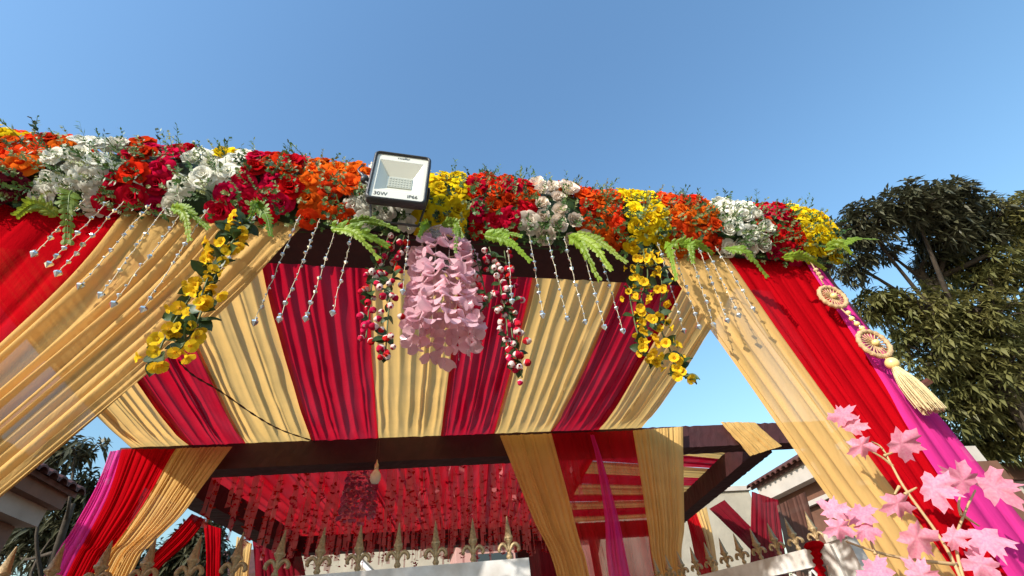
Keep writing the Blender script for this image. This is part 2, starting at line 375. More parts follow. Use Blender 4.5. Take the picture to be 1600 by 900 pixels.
# rear frame drapes -----------------------------------------------------------
def rear_drape(name, Lpx, Rpx, nf, m, label, seed, off=.04, amp=.03, tail=True, nv=40):
    L = [atRear(x, y, off) for x, y in Lpx]; Rr = [atRear(x, y, off) for x, y in Rpx]
    if tail:
        for q in (L, Rr):
            d = q[-1]-q[-2]; e = q[-1]+d*(.5); q.append(Vector((e.x, e.y, .9))); q.append(Vector((e.x, e.y, .03)))
    o = cloth(name, L, Rr, nf, amp, m, tuple(rn), seed, nv=nv)
    return tag(o, label, 'drape', 'drapes of the rear frame')
rear_drape('pink_drape', [(172, 706), (150, 762), (112, 830), (68, 905)], [(196, 703), (172, 775), (135, 850), (106, 905)], 5, MAGENTA, 'magenta drape at the far left corner of the rear frame', 41, .03)
rear_drape('red_drape', [(190, 702), (168, 775), (130, 850), (101, 905)], [(277, 702), (228, 788), (185, 850), (148, 905)], 12, REDC, 'red drape on the left of the rear frame, beside the magenta one', 42, .06)
rear_drape('gold_drape', [(275, 701), (226, 788), (183, 850), (145, 905)], [(363, 698), (317, 759), (285, 804), (237, 852), (203, 905)], 14, GOLD_REAR, 'gold sheer drape on the left of the rear frame under the canopy', 43, .085)
rear_drape('gold_drape', [(781, 681), (800, 729), (832, 809), (871, 905)], [(862, 678), (888, 777), (907, 850), (921, 905)], 13, GOLD_REAR, 'gold sheer drape left of the dark red one on the rear frame', 44, .07)
rear_drape('red_drape', [(859, 678), (886, 777), (905, 850), (919, 905)], [(990, 673), (1000, 740), (1012, 820), (1025, 905)], 16, RED_SHEER, 'wide dark red sheer drape on the right of the rear frame', 45, .05)
rear_drape('pink_drape', [(922, 680), (932, 721), (945, 809), (952, 905)], [(928, 680), (942, 721), (966, 809), (986, 905)], 5, MAGENTA, 'narrow magenta sash hanging in front of the dark red sheer', 46, .10)
rear_drape('gold_drape', [(989, 673), (1000, 740), (1012, 820), (1024, 905)], [(1067, 667), (1068, 740), (1069, 820), (1069, 905)], 12, GOLD_REAR, 'straight gold sheer drape right of the dark red one', 47, .075)
rear_drape('gold_drape', [(1126, 660), (1140, 677), (1156, 695), (1172, 713)], [(1180, 660), (1192, 672), (1206, 684), (1222, 697)], 9, GOLD_REAR, 'short gold drape at the right corner of the rear frame, against the sky', 48, .04, tail=False)
# small ruched heads over the beam of the straight drapes
# back bay drapes ---------------------------------------------------------------
def back_drape(name, Lp, Rp, nf, m, label, seed, Y, amp=.03):
    L = px(Lp, Y); Rr = px(Rp, Y)
    return tag(cloth(name, L, Rr, nf, amp, m, FN, seed, nv=24), label, 'drape', 'drapes of the back bay')
back_drape('red_drape', [(300, 803), (262, 846), (215, 895), (190, 925)], [(322, 812), (296, 846), (258, 880), (216, 925)], 8, REDC, 'red drape tied back behind the left gold sheer', 51, 5.0)
back_drape('red_drape', [(318, 818), (322, 860), (322, 930)], [(346, 826), (345, 860), (344, 930)], 6, REDC, 'narrow red drape behind the gate finials on the left', 52, 6.6)
back_drape('gold_drape', [(370, 838), (366, 880), (360, 930)], [(394, 850), (390, 880), (386, 930)], 6, GOLD, 'narrow gold drape behind the gate finials on the left', 53, 7.6)
back_drape('maroon_drape', [(394, 840), (398, 880), (400, 930)], [(470, 862), (476, 890), (482, 930)], 9, MAROON2, 'dark maroon drape beneath the left side beam', 54, 7.65)
back_drape('maroon_drape', [(812, 838), (822, 870), (830, 930)], [(866, 838), (872, 870), (880, 930)], 8, MAROON2, 'dark maroon drape between the butterfly strands and the gold sheer', 55, 7.9)
back_drape('red_drape', [(1072, 808), (1082, 850), (1096, 930)], [(1090, 798), (1106, 850), (1122, 930)], 6, REDC, 'dark red drape beneath the right side beam', 56, 7.6)
back_drape('gold_drape', [(1088, 800), (1104, 850), (1118, 930)], [(1104, 792), (1116, 850), (1128, 930)], 5, GOLD, 'gold drape beneath the right side beam', 57, 7.55)
back_drape('maroon_swag', [(1108, 795), (1140, 826), (1176, 862)], [(1132, 781), (1156, 806), (1182, 832)], 6, MAROON2, 'maroon swag pulled diagonally across the pale plaster wall', 58, 6.9)
back_drape('maroon_drape', [(1174, 768), (1173, 850), (1172, 930)], [(1216, 782), (1224, 850), (1238, 930)], 9, MAROON2, 'maroon drape hanging under the white parapet on the right', 59, 6.85)
back_drape('brown_drape', [(1214, 790), (1226, 850), (1240, 905)], [(1258, 768), (1282, 850), (1296, 905)], 7, mat('brown_sheer', (.13, .045, .025), .7, trans=.2, alpha=.98, var=.3), 'dark brown drape behind the open gate leaf on the right', 60, 6.0)

# back bay ceilings -------------------------------------------------------------
bay = tag(empty('bay_ceiling', (0, 6, 3.34)), 'red pleated ceiling above the butterfly strands', 'canopy')
xs = [-2.25, -1.3, -.62, .06, .74, 1.42, 1.98]
for i in range(6):
    cloth('red_strip', [V(xs[i], 4.35, 3.35), V(xs[i]+.42, 7.9, 3.35)], [V(xs[i+1]+.01, 4.35, 3.35), V(xs[i+1]+.43, 7.9, 3.35)], 6, .04, RED_BAY, (0, 0, -1), 70+i, nv=16, parent=bay, wr=.15)
bay2 = tag(empty('bay_ceiling', (3, 6, 3.36)), 'striped red and gold ceiling beside the right side beam', 'canopy')
for i in range(9):
    a = i*.42; gold = i % 2 == 0
    cloth('gold_strip' if gold else 'red_strip', [V(1.99, 4.2+a, 3.37-.004*gold), V(4.4, 4.35+a*.8+.55, 3.37-.004*gold)], [V(1.99, 4.62+a, 3.37-.004*gold), V(4.4, 4.70+a*.8+.55, 3.37-.004*gold)], 5, .03, GOLD_CEIL if gold else RED_CEIL, (0, 0, -1), 90+i, nv=10, parent=bay2, wr=.15)

# ------------------------------------------------------------------ hanging butterfly strands
def butterfly_mesh():
    mb = MB()
    for s in (-1, 1):
        pts = [(0, 0, 0), (.30*s, .42, .16), (.75*s, .55, .26), (1.0*s, .30, .30), (.85*s, .02, .26), (.55*s, -.05, .18), (.70*s, -.38, .22), (.45*s, -.60, .15), (.15*s, -.40, .05)]
        mb.add(pts, [(0, 1, 2), (0, 2, 3), (0, 3, 4), (0, 4, 5), (0, 5, 6), (0, 6, 7), (0, 7, 8)])
    return mb.mesh('paper_butterfly', BFLY, False)
BF = butterfly_mesh()
ribs = []
for k in range(4):
    mb = MB(); r2 = random.Random(k); n = 7; L = .38+.06*k; wv = .030
    vs = []
    for i in range(n+1):
        a = r2.uniform(-.25, .25)+k*.5; z = -L*i/n; wv2 = wv*(.75+.5*r2.random())*(.45+.55*min(1, i/2))
        vs += [(math.cos(a)*wv2, math.sin(a)*wv2*.6, z), (-math.cos(a)*wv2, -math.sin(a)*wv2*.6, z)]
    mb.add(vs, [(2*i, 2*i+1, 2*i+3, 2*i+2) for i in range(n)])
    ribs.append((mb.mesh('butterfly_strand', STRAND, True), L))
r3 = random.Random(21)
for iy in range(14):
    for ix in range(20):
        y = 4.55+iy*.228+r3.uniform(-.05, .05); x = -1.98+ix*.190+(.095 if iy % 2 else 0)+.135*(y-4.4)+r3.uniform(-.04, .04)
        me, L = ribs[r3.randrange(4)]
        if x > 1.95+.135*(y-4.4) or abs(x+.49) < .24 and y < 5.0: continue
        o = bpy.data.objects.new('butterfly_strand', me); COL.objects.link(o); o.location = (x, y, 3.33)
        o.rotation_euler = (r3.uniform(-.03, .03), r3.uniform(-.03, .03), r3.uniform(0, 6.28))
        tag(o, 'translucent pink ribbon strand with red paper butterflies hanging from the red ceiling', 'hanging strand', 'butterfly strands under the red ceiling')
        for q in range(r3.choice((4, 5, 5, 6))):
            z = -L*(.3+.7*(q+r3.uniform(.2, .8))/4.6)
            e = Matrix.Rotation(r3.uniform(0, 6.28), 3, 'Z') @ Matrix.Rotation(r3.uniform(-.5, .5), 3, 'X') @ Matrix.Rotation(r3.uniform(-.4, .4), 3, 'Y')
            inst('paper_butterfly', BF, o, M4((r3.uniform(-.015, .015), r3.uniform(-.015, .015), max(z, -L)), e, r3.uniform(.028, .044)))
def instW(name, me, root, m4, material=None): return inst(name, me, root, Matrix.Translation(-Vector(root.location)) @ m4, material)

# ------------------------------------------------------------------ roses and the garland
def rose_mesh(layers, seed, name='rose'):
    rr = random.Random(seed); mb = MB()
    for (n, rb, rt, zb, zt, hw, curl) in layers:
        off = rr.uniform(0, 6.28)
        for k in range(n):
            th = off+k*2*math.pi/n+rr.uniform(-.2, .2); rt2 = rt*rr.uniform(.9, 1.1); zt2 = zt*rr.uniform(.92, 1.08); ph = rr.uniform(0, 6)
            def fn(u, v):
                t = u*2-1; wv = hw*(.55+.55*math.sin(min(v*1.9, 1.57)))*(1-.35*max(0, v-.75)/.25)
                a = th+t*wv
                rad = rb+(rt2-rb)*v**.8+.05*math.sin(t*3+ph)*v
                z = zb+(zt2-zb)*math.sin(v*1.57)-.10*t*t*v
                if v > .7: rad += curl*(v-.7)/.3*(1-.4*t*t); z -= curl*.8*((v-.7)/.3)**2
                return Vector((rad*math.cos(a), rad*math.sin(a), z))
            mb.grid(fn, 4, 3)
    return mb.mesh(name, ROSE_RED, True)
ROSES = [rose_mesh([(3, .03, .16, .1, .80, 1.3, 0), (4, .06, .34, .1, .80, 1.0, .03), (5, .08, .60, .05, .72, .82, .10), (6, .10, .86, .0, .50, .68, .16)], s) for s in (1, 2, 3)]
ROSES += [rose_mesh([(4, .03, .14, .1, .70, 1.2, 0), (5, .08, .36, .1, .86, .9, -.06), (5, .10, .60, .0, .85, .85, -.10), (6, .12, .80, -.05, .66, .72, -.06)], s) for s in (4, 5)]    # globular
ROSES += [rose_mesh([(3, .03, .20, .1, .75, 1.2, .04), (5, .06, .55, .05, .65, .75, .18), (6, .08, .98, .0, .34, .6, .22)], s) for s in (6, 7)]       # loose, open

def sprig(mb, base, d, L, rr, kind):
    """kind 0: feathery asparagus sprig, 1: small oval leaves, 2: tiny pale buds"""
    d = Vector(d).normalized(); side = d.orthogonal().normalized()
    side = Matrix.Rotation(rr.uniform(0, 6.28), 3, d) @ side
    bend = side*rr.uniform(-.35, .35); pts = [base+d*(L*t)+bend*(L*t*t) for t in (0, .33, .66, 1)]
    w2 = side.cross(d).normalized()*.0011
    for a, b in zip(pts, pts[1:]): mb.add([a-w2, a+w2, b+w2, b-w2], [(0, 1, 2, 3)])
    if kind == 0: n, l, wd = 12, L*.28, .0035
    elif kind == 1: n, l, wd = 6, L*.32, L*.10
    else: n, l, wd = 9, L*.22, .006
    for i in range(n):
        t = .25+.75*(i+.5)/n; p = base+d*(L*t)+bend*(L*t*t)
        a = Matrix.Rotation(rr.uniform(0, 6.28), 3, d) @ side
        e = (a+d*rr.uniform(.4, 1.1)).normalized(); ll = l*rr.uniform(.7, 1.2)*(1.15-.5*t); f = e.cross(d).normalized()*wd
        mb.add([p, p+e*ll*.5+f, p+e*ll, p+e*ll*.5-f], [(0, 1, 2, 3)])

# green roll added behind the flowers, dark so that gaps between them read as shade
GC = (1.455, 3.29); GA, GB = .225, .255                     # roll centre (y, z) and half axes
def roll(th, X, k=1.0):
    swell = 1+.07*noise.noise(Vector((X*1.7, 3, 0)))
    return Vector((X, GC[0]-GA*k*swell*math.cos(th), GC[1]+GB*k*swell*math.sin(th)))
mb = MB()
mb.grid(lambda u, v: roll(R(-75)+v*R(230), -2.3+4.50*u, .78)*1.0, 90, 14)
tag(mb.build('garland_roll', GREEN_D), 'dark green roll added under the roses along the front beam to darken the gaps', 'garland base')

def px2X(p): return atY(p, 272+.075*p, 1.24).x
blocks = [  # colour, from px, to px, label, rose set
    ('p', -330, -62, ROSE_YEL, 'yellow', 'bunch of yellow roses at the far left end of the garland'),
    ('o', -62, 32, ROSE_ORG, 'orange', 'bunch of orange roses at the left edge of the garland'),
    ('w', 32, 142, ROSE_WHT, 'white', 'bunch of cream white roses left of the leftmost red roses'),
    ('r', 142, 250, ROSE_RED, 'red', 'leftmost bunch of red roses on the garland'),
    ('w', 250, 330, ROSE_WHT, 'white', 'bunch of white roses with a yellow one, between two red bunches'),
    ('r', 330, 455, ROSE_RED, 'red', 'bunch of red roses above the left yellow vine'),
    ('o', 455, 560, ROSE_ORG, 'orange', 'bunch of orange roses just left of the floodlight'),
    ('w', 560, 648, ROSE_WHT, 'white', 'bunch of white roses under the floodlight'),
    ('y', 648, 732, ROSE_YEL, 'yellow', 'bunch of yellow roses just right of the floodlight'),
    ('r', 732, 842, ROSE_RED, 'red', 'bunch of red roses between the yellow and the blush white roses'),
    ('b', 842, 912, ROSE_PCH, 'blush', 'bunch of round blush white roses right of the middle red bunch'),
    ('o', 912, 985, ROSE_ORG, 'orange', 'bunch of orange roses between blush white and yellow'),
    ('y', 985, 1052, ROSE_YEL, 'yellow', 'bunch of yellow roses above the right yellow vine'),
    ('o', 1052, 1132, ROSE_ORG, 'orange', 'rightmost bunch of orange roses on the garland'),
    ('w', 1132, 1205, ROSE_WHT, 'white', 'rightmost bunch of white roses on the garland'),
    ('r', 1205, 1262, ROSE_RED, 'red', 'rightmost bunch of red roses on the garland'),
    ('y', 1262, 1318, ROSE_YEL, 'yellow', 'bunch of yellow roses at the right end of the garland')]
rg = random.Random(5)
for bi, (code, p0, p1, rm, cname, label) in enumerate(blocks):
    X0, X1 = px2X(p0), px2X(p1); root = empty('rose_bunch', ((X0+X1)/2, GC[0], GC[1])); tag(root, label, 'roses', 'rose bunches along the garland')
    ncol = max(2, int(round((X1-X0)/.078))); sx = (X1-X0)/ncol
    right_end = X1 > 2.1
    fol = MB(); fol2 = MB(); fol3 = MB()
    nrow = 8
    for c in range(ncol):
        for rw in range(nrow):
            th = R(-52)+R(20.5)*rw+(R(10) if c % 2 else 0)+rg.uniform(-.07, .07)
            x = X0+sx*(c+.5)+rg.uniform(-.014, .014)
            if rg.random() < .01: continue
            p = roll(th, x, .93+rg.uniform(-.04, .05)); ce = Vector((x, GC[0], GC[1]))
            n = Vector((rg.uniform(-.28, .28), (p.y-ce.y)/GA**2, (p.z-ce.z)/GB**2)); n.normalize(); n = (n+Vector((rg.uniform(-.25, .25), -.15, rg.uniform(-.3, .12)))).normalized()
            if code == 'b': me = ROSES[rg.choice((3, 4, 4))]
            elif code == 'w': me = ROSES[rg.choice((3, 4, 0, 1, 5))]
            else: me = ROSES[rg.choice((0, 1, 2, 5, 6, 0))]
            m = rm
            if bi == 4 and c == ncol-1 and rw in (3, 4): m = ROSE_YEL
            u_ = (x-X0)/(X1-X0)
            if u_ < .13 and bi > 0 and rg.random() < .35: m = blocks[bi-1][3]
            elif u_ > .87 and bi < len(blocks)-1 and rg.random() < .35: m = blocks[bi+1][3]
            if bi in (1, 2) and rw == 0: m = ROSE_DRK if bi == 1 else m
            s = rg.uniform(.041, .061)
            instW('rose', me, root, M4(p-n*.01, frame_z(n, rg.uniform(0, 6.28)), s), m)
    if bi == len(blocks)-1:                                   # blooms closing the right end of the roll
        for k in range(16):
            th = R(-60)+rg.random()*R(200); q_ = rg.uniform(.25, .85); p = Vector((X1-.02+.03*(1-q_), GC[0]-GA*q_*math.cos(th), GC[1]+GB*q_*math.sin(th)))
            n = Vector((1, -.5*math.cos(th)-.2, .6*math.sin(th)-.1)).normalized()
            instW('rose', ROSES[rg.randrange(3)], root, M4(p, frame_z(n, rg.uniform(0, 6.28)), rg.uniform(.042, .055)), rm)
    nsp = int((X1-X0)/.085*24)
    for k in range(nsp):
        th = rg.uniform(R(-62), R(36)); x = rg.uniform(X0, X1)
        if -.36 < x < .07 and th > R(-15) or th > R(8) and rg.random() < .65: continue
        p = roll(th, x, .95); n = Vector((0, p.y-GC[0], p.z-GC[1])).normalized()
        d = (n+Vector((rg.uniform(-.8, .8), rg.uniform(-.5, .3), rg.uniform(-.6, .6)))).normalized()
        q = rg.random()
        if q < .45: sprig(fol, p, d, rg.uniform(.05, .105), rg, 0)
        elif q < .60: sprig(fol, p, d, rg.uniform(.05, .09), rg, 1)
        elif q < .72: sprig(fol2, p, d, rg.uniform(.05, .09), rg, 1)
        else: sprig(fol3, p, (n+Vector((rg.uniform(-.5, .5), -.2, rg.uniform(-.5, .3)))), rg.uniform(.05, .085), rg, 2)
    for k in range(int((X1-X0)/.26)+1):                       # stray sprigs above the outline
        x = rg.uniform(X0, X1); p = roll(rg.uniform(R(60), R(95)), x, 1.0)
        if not -.4 < x < .1: sprig(fol2, p, (rg.uniform(-.7, .7), -.2, 1), rg.uniform(.08, .13), rg, rg.choice((0, 0, 1)))
    for f_, nm, mm in ((fol, 'dark_foliage', GREEN_M), (fol2, 'leaf_sprigs', GREEN_D), (fol3, 'pale_sprigs', GREEN_P)):
        if f_.v: tag(P(f_.build(nm, mm, None, False), root), kind='stuff')

# ------------------------------------------------------------------ fern fronds along the lower edge
def fern(base, tip, width, label, seed, droop=.02, yb=1.20, yt=1.17, face=None):
    rr = random.Random(seed); a = atY(*base, yb); b = atY(*tip, yt)
    d = b-a; L = d.length; mid = (a+b)/2+Vector((rr.uniform(-.012, .012), rr.uniform(-.035, 0), droop*rr.uniform(.2, 1.6))); c = spline([a, mid, b+Vector((0, rr.uniform(-.02, .03), 0))], 16); width *= rr.uniform(.72, 1.0)
    mb = MB(); view = (CAMLOC-(a+b)/2).normalized(); nrm = Vector(face) if face else (view+Vector((rr.uniform(-.5, .5), rr.uniform(-.3, .3), rr.uniform(-.2, .7)))).normalized()
    mb.tube(c, [.0028*(1-.7*i/15) for i in range(16)], 5)
    for i in range(1, 16):
        t = i/15; wl = width*(.35+.75*math.sin(min(1, t*1.25+.12)*math.pi*.86))*(1.05-.45*t)
        tg = (c[min(i+1, 15)]-c[i-1]).normalized(); sd = tg.cross(nrm).normalized()
        for s in (-1, 1):
            e = (sd*s+tg*rr.uniform(.25, .65)+nrm*rr.uniform(-.5, .3)).normalized(); p = c[i]; l = wl*rr.uniform(.7, 1.15); hw = max(L/15*.74, .008)
            f = tg*hw; up = nrm*l*.10
            mb.add([p-f*.5, p+e*l*.45-f*.95+up, p+e*l*.85-f*.5+up*.6, p+e*l, p+e*l*.85+f*.6+up*.6, p+e*l*.45+f*.9+up, p+f*.5, p+e*l*.5+up*1.8],
                   [(0, 1, 7), (1, 2, 7), (2, 3, 7), (3, 4, 7), (4, 5, 7), (5, 6, 7), (6, 0, 7)])
    return tag(mb.build('fern_frond', FERN, None, False), label, 'fern', 'fern fronds along the garland')
ferns = [((92, 338), (22, 330), .040, 'fern frond pointing left under the cream white roses'),
         ((112, 298), (98, 368), .050, 'broad fern frond hanging down under the cream white roses'),
         ((268, 322), (322, 350), .034, 'fern frond above the top of the left yellow vine'),
         ((268, 325), (293, 368), .036, 'fern frond drooping on the gold drape left of the yellow vine'),
         ((392, 315), (424, 370), .040, 'fern frond drooping below the red roses right of the left yellow vine'),
         ((405, 318), (380, 352), .030, 'short fern frond tucked behind the left yellow vine top'),
         ((515, 352), (604, 376), .042, 'long fern frond lying below the white roses left of the pink chandelier'),
         ((520, 358), (590, 398), .034, 'lower fern frond overlapping the dark beam left of the red bud vine'),
         ((545, 348), (622, 360), .030, 'fern frond directly below the floodlight roses'),
         ((672, 352), (655, 374), .034, 'bright lobed leaf at the left top of the pink chandelier'),
         ((690, 352), (722, 372), .034, 'bright lobed leaf at the right top of the pink chandelier'),
         ((708, 358), (712, 392), .026, 'narrow leaf hanging over the rim of the pink chandelier'),
         ((755, 366), (828, 402), .034, 'fern frond right of the pink chandelier below the red roses'),
         ((762, 366), (812, 374), .026, 'small fern frond right under the middle red roses'),
         ((888, 368), (934, 437), .036, 'long fern frond drooping steeply below the blush roses'),
         ((892, 366), (952, 424), .036, 'middle fern frond fanning out below the orange roses'),
         ((898, 364), (974, 414), .034, 'upper fern frond reaching towards the right yellow vine'),
         ((1040, 378), (1054, 438), .030, 'fern frond hanging straight down right of the right yellow vine'),
         ((1046, 380), (1112, 396), .036, 'fern frond under the rightmost orange roses'),
         ((1062, 384), (1084, 408), .028, 'short fern frond on the gold drape under the orange roses'),
         ((1130, 388), (1200, 428), .036, 'fern frond reaching over the red drape under the white roses'),
         ((1222, 402), (1294, 414), .036, 'fern frond above the jute ornament at the right end'),
         ((1288, 392), (1374, 368), .032, 'fern frond poking right against the dark tree'),
         ((1290, 384), (1326, 398), .028, 'short fern frond at the right tip of the garland')]
for i, (b, t, wd, lb) in enumerate(ferns): fern(b, t, wd, lb, 100+i, yb=1.22, yt=1.19)

# ------------------------------------------------------------------ flowering vines
def bell_mesh():
    mb = MB(); n = 5
    for k in range(n):
        th = k*2*math.pi/n
        def fn(u, v):
            t = u*2-1; a = th+t*.68*(.5+.5*math.sin(v*2.4)); r = .10+.55*v**1.3+(.25*(v-.7)/.3 if v > .7 else 0)
            return Vector((r*math.cos(a), r*math.sin(a), .95*math.sin(v*1.45)-.12*t*t*v))
        mb.grid(fn, 2, 3)
    mb.lathe([(.05, .1), (.12, .35), (.06, .6)], 5)
    return mb.mesh('flower', PET_Y, True)
def bud_mesh(tipw):
    mb = MB(); n = 5; mb.mi = 0
    for k in range(n):
        th = k*2*math.pi/n
        def fn(u, v):
            t = u*2-1; a = th+t*.72; r = .06+.55*math.sin(.15+v*2.75)**.9
            return Vector((r*math.cos(a), r*math.sin(a), 1.35*v-.1*t*t))
        mb.mi = 0; b = len(mb.f); mb.grid(fn, 2, 4)
        for i in range(b, len(mb.f)): mb.m[i] = ((i-b)//2 == 3 or (i-b)//2 == 2 and k % 2 == 0) if tipw else int((i-b)//2 < 2 and k != 1)
    mb.mi = 0
    return mb.mesh('flower', [PET_RW, PET_W], True)
def leaf_mesh(name='leaf', m=None, asp=.62):
    mb = MB()
    def fn(u, v):
        t = u*2-1; wv = asp*math.sin(min(1, v*.98+.02)*math.pi)**.75*(1.1-.3*v)
        return Vector((t*wv, v*2, .28*math.sin(v*2.6)-.16*(1-abs(t))))
    mb.grid(fn, 2, 5); return mb.mesh(name, m or VINE_LEAF, True)
BELL, BUD, BUD2, VLEAF = bell_mesh(), bud_mesh(True), bud_mesh(False), leaf_mesh()
def vine(label, strands, Y, fm, fsize, lsize, dens, ldens, seed, tip_big=True):
    rr = random.Random(seed); root = empty('flower_vine', atY(*strands[0][0], Y)); tag(root, label, 'flower vine', 'flowering vines hanging from the garland')
    for si, st in enumerate(strands):
        pts = [atY(x, y, Y+rr.uniform(-.02, .02)-.015*si) for x, y in st]; c = spline(pts, 40); L = sum((c[i+1]-c[i]).length for i in range(39))
        mb = MB(); mb.tube(c, .0028, 5); P(mb.build('stem', STEM), root)
        nf = int(L*dens)
        for k in range(nf+1):
            t = min(.999, .03+.97*(k+rr.uniform(-.2, .2))/nf if k < nf else .999); p = c[int(max(t, 0)*39)]
            d = Vector((rr.uniform(-1, 1), rr.uniform(-1.1, .25), rr.uniform(-1.2, .1) if fm is not BUD else rr.uniform(-1.4, .0))).normalized(); off = rr.uniform(.012, .036)
            s = fsize*rr.uniform(.75, 1.15)
            instW('flower', BUD2 if fm is BUD and rr.random() < .5 else fm, root, M4(p+d*off, frame_z(d, rr.uniform(0, 6)), s))
        for k in range(int(L*ldens)):
            t = rr.random(); p = c[int(t*39)]; d = Vector((rr.uniform(-1, 1), rr.uniform(-.8, .5), rr.uniform(-1, .4))).normalized()
            nn = Vector((rr.uniform(-.6, .6), -1, rr.uniform(-.6, .8))).normalized(); x = d.cross(nn).normalized(); nn = x.cross(d)
            instW('leaf', VLEAF, root, M4(p, Matrix((x, d, nn)).transposed(), lsize*rr.uniform(.7, 1.2)))
vine('yellow bell flower vine hanging in front of the left gold drape',
     [[(375, 345), (335, 400), (300, 460), (262, 520), (238, 575)], [(392, 338), (352, 395), (322, 470), (300, 520), (276, 552)], [(384, 342), (362, 380), (330, 425), (312, 470)]], 1.22, BELL, .0225, .029, 40, 56, 61)
vine('yellow bell flower vine hanging in front of the right gold drape',
     [[(1010, 388), (985, 440), (990, 495), (1004, 540), (1026, 566)], [(1015, 388), (1034, 440), (1030, 500), (1048, 550), (1072, 592)], [(1005, 390), (1012, 430), (1002, 470), (1024, 512)]], 1.22, BELL, .0185, .025, 54, 50, 62)
vine('red and white rosebud vine hanging left of the pink chandelier',
     [[(608, 368), (586, 420), (578, 470), (572, 528)], [(632, 368), (614, 430), (606, 500), (602, 558)], [(620, 370), (600, 410), (592, 450)]], 1.30, BUD, .022, .023, 44, 40, 63)
vine('red and white rosebud vine hanging right of the pink chandelier',
     [[(738, 384), (752, 430), (762, 480)], [(788, 392), (796, 450), (800, 520), (816, 590)], [(764, 386), (778, 430), (790, 490), (795, 560)]], 1.30, BUD, .022, .023, 46, 44, 64)

# ------------------------------------------------------------------ crystal bead strings
def bead_mesh():
    mb = MB(); n = 6; pr = [(.001, -1.25), (.75, -.2), (.75, .15), (.001, .9)]
    mb.lathe(pr, n); return mb.mesh('bead', CRYSTAL, False)
BEAD = bead_mesh()
strings = [((100, 350), (54, 396), 1.26, 'first crystal bead string from the left, on the red drape'),
           ((150, 338), (77, 412), 1.26, 'second crystal bead string from the left, on the red drape'),
           ((166, 350), (91, 426), 1.26, 'crystal bead string at the seam of the left red and gold drapes'),
           ((220, 342), (126, 446), 1.26, 'long crystal bead string first on the left gold drape'),
           ((242, 350), (158, 460), 1.26, 'crystal bead string second on the left gold drape'),
           ((266, 366), (178, 474), 1.26, 'crystal bead string third on the left gold drape'),
           ((294, 382), (224, 482), 1.26, 'crystal bead string just left of the left yellow vine'),
           ((388, 362), (334, 440), 1.28, 'crystal bead string just right of the left yellow vine'),
           ((465, 346), (398, 503), 1.27, 'longest crystal bead string, leftmost against the dark beam'),
           ((496, 356), (437, 498), 1.27, 'second crystal bead string against the dark beam left of the chandelier'),
           ((524, 366), (478, 497), 1.27, 'third crystal bead string against the dark beam left of the chandelier'),
           ((549, 376), (520, 488), 1.27, 'fourth crystal bead string, nearest the left red bud vine'),
           ((638, 380), (629, 455), 1.27, 'short crystal bead string touching the left of the pink chandelier'),
           ((796, 392), (800, 470), 1.25, 'crystal bead string hanging among the right red bud vine'),
           ((829, 378), (848, 492), 1.27, 'first crystal bead string right of the red bud vine'),
           ((857, 380), (886, 497), 1.27, 'second crystal bead string right of the red bud vine'),
           ((884, 382), (914, 502), 1.27, 'third crystal bead string right of the red bud vine'),
           ((916, 410), (944, 510), 1.27, 'fourth crystal bead string, below the fern fan'),
           ((944, 416), (973, 516), 1.27, 'fifth crystal bead string, just left of the right yellow vine'),
           ((1040, 406), (1068, 516), 1.26, 'first crystal bead string on the right gold drape, by the vine'),
           ((1060, 405), (1092, 510), 1.26, 'second crystal bead string on the right gold drape'),
           ((1088, 410), (1115, 508), 1.26, 'third crystal bead string on the right gold drape'),
           ((1102, 406), (1136, 500), 1.26, 'fourth crystal bead string on the right gold drape'),
           ((1112, 404), (1154, 492), 1.26, 'fifth crystal bead string on the right gold drape'),
           ((1128, 403), (1176, 482), 1.26, 'crystal bead string at the edge of the right red drape')]
rb = random.Random(3)
for (t0, b0, Y, lb) in strings:
    a = atY(*t0, Y); b = atY(*b0, Y); a = Vector((a.x, Y, max(a.z, 3.0)+.04)); b.y = Y
    root = empty('bead_string', a); tag(root, lb, 'bead string', 'crystal bead strings hanging below the garland')
    mb = MB(); n = 18; mb.tube([a.lerp(b, i/n)+Vector((rb.uniform(-.0025, .0025), rb.uniform(-.0025, .0025), 0)) for i in range(n+1)], .0013, 4); P(mb.build('thread', THREAD), root)
    L = (a-b).length; s = .02; k = 0
    while s < L-.005:
        p = a.lerp(b, s/L)+Vector((rb.uniform(-.003, .003), rb.uniform(-.003, .003), 0))
        big = rb.random() < .45
        instW('bead', BEAD, root, M4(p, Matrix.Rotation(rb.uniform(0, 6), 3, 'Z') @ Matrix.Rotation(rb.uniform(-.25, .25), 3, 'X'), rb.uniform(.009, .0125) if big else rb.uniform(.0045, .007)))
        s += rb.uniform(.030, .055) if big else rb.uniform(.018, .045)
    instW('bead', BEAD, root, M4(b, Matrix.Rotation(rb.uniform(0, 6), 3, 'Z'), .015))

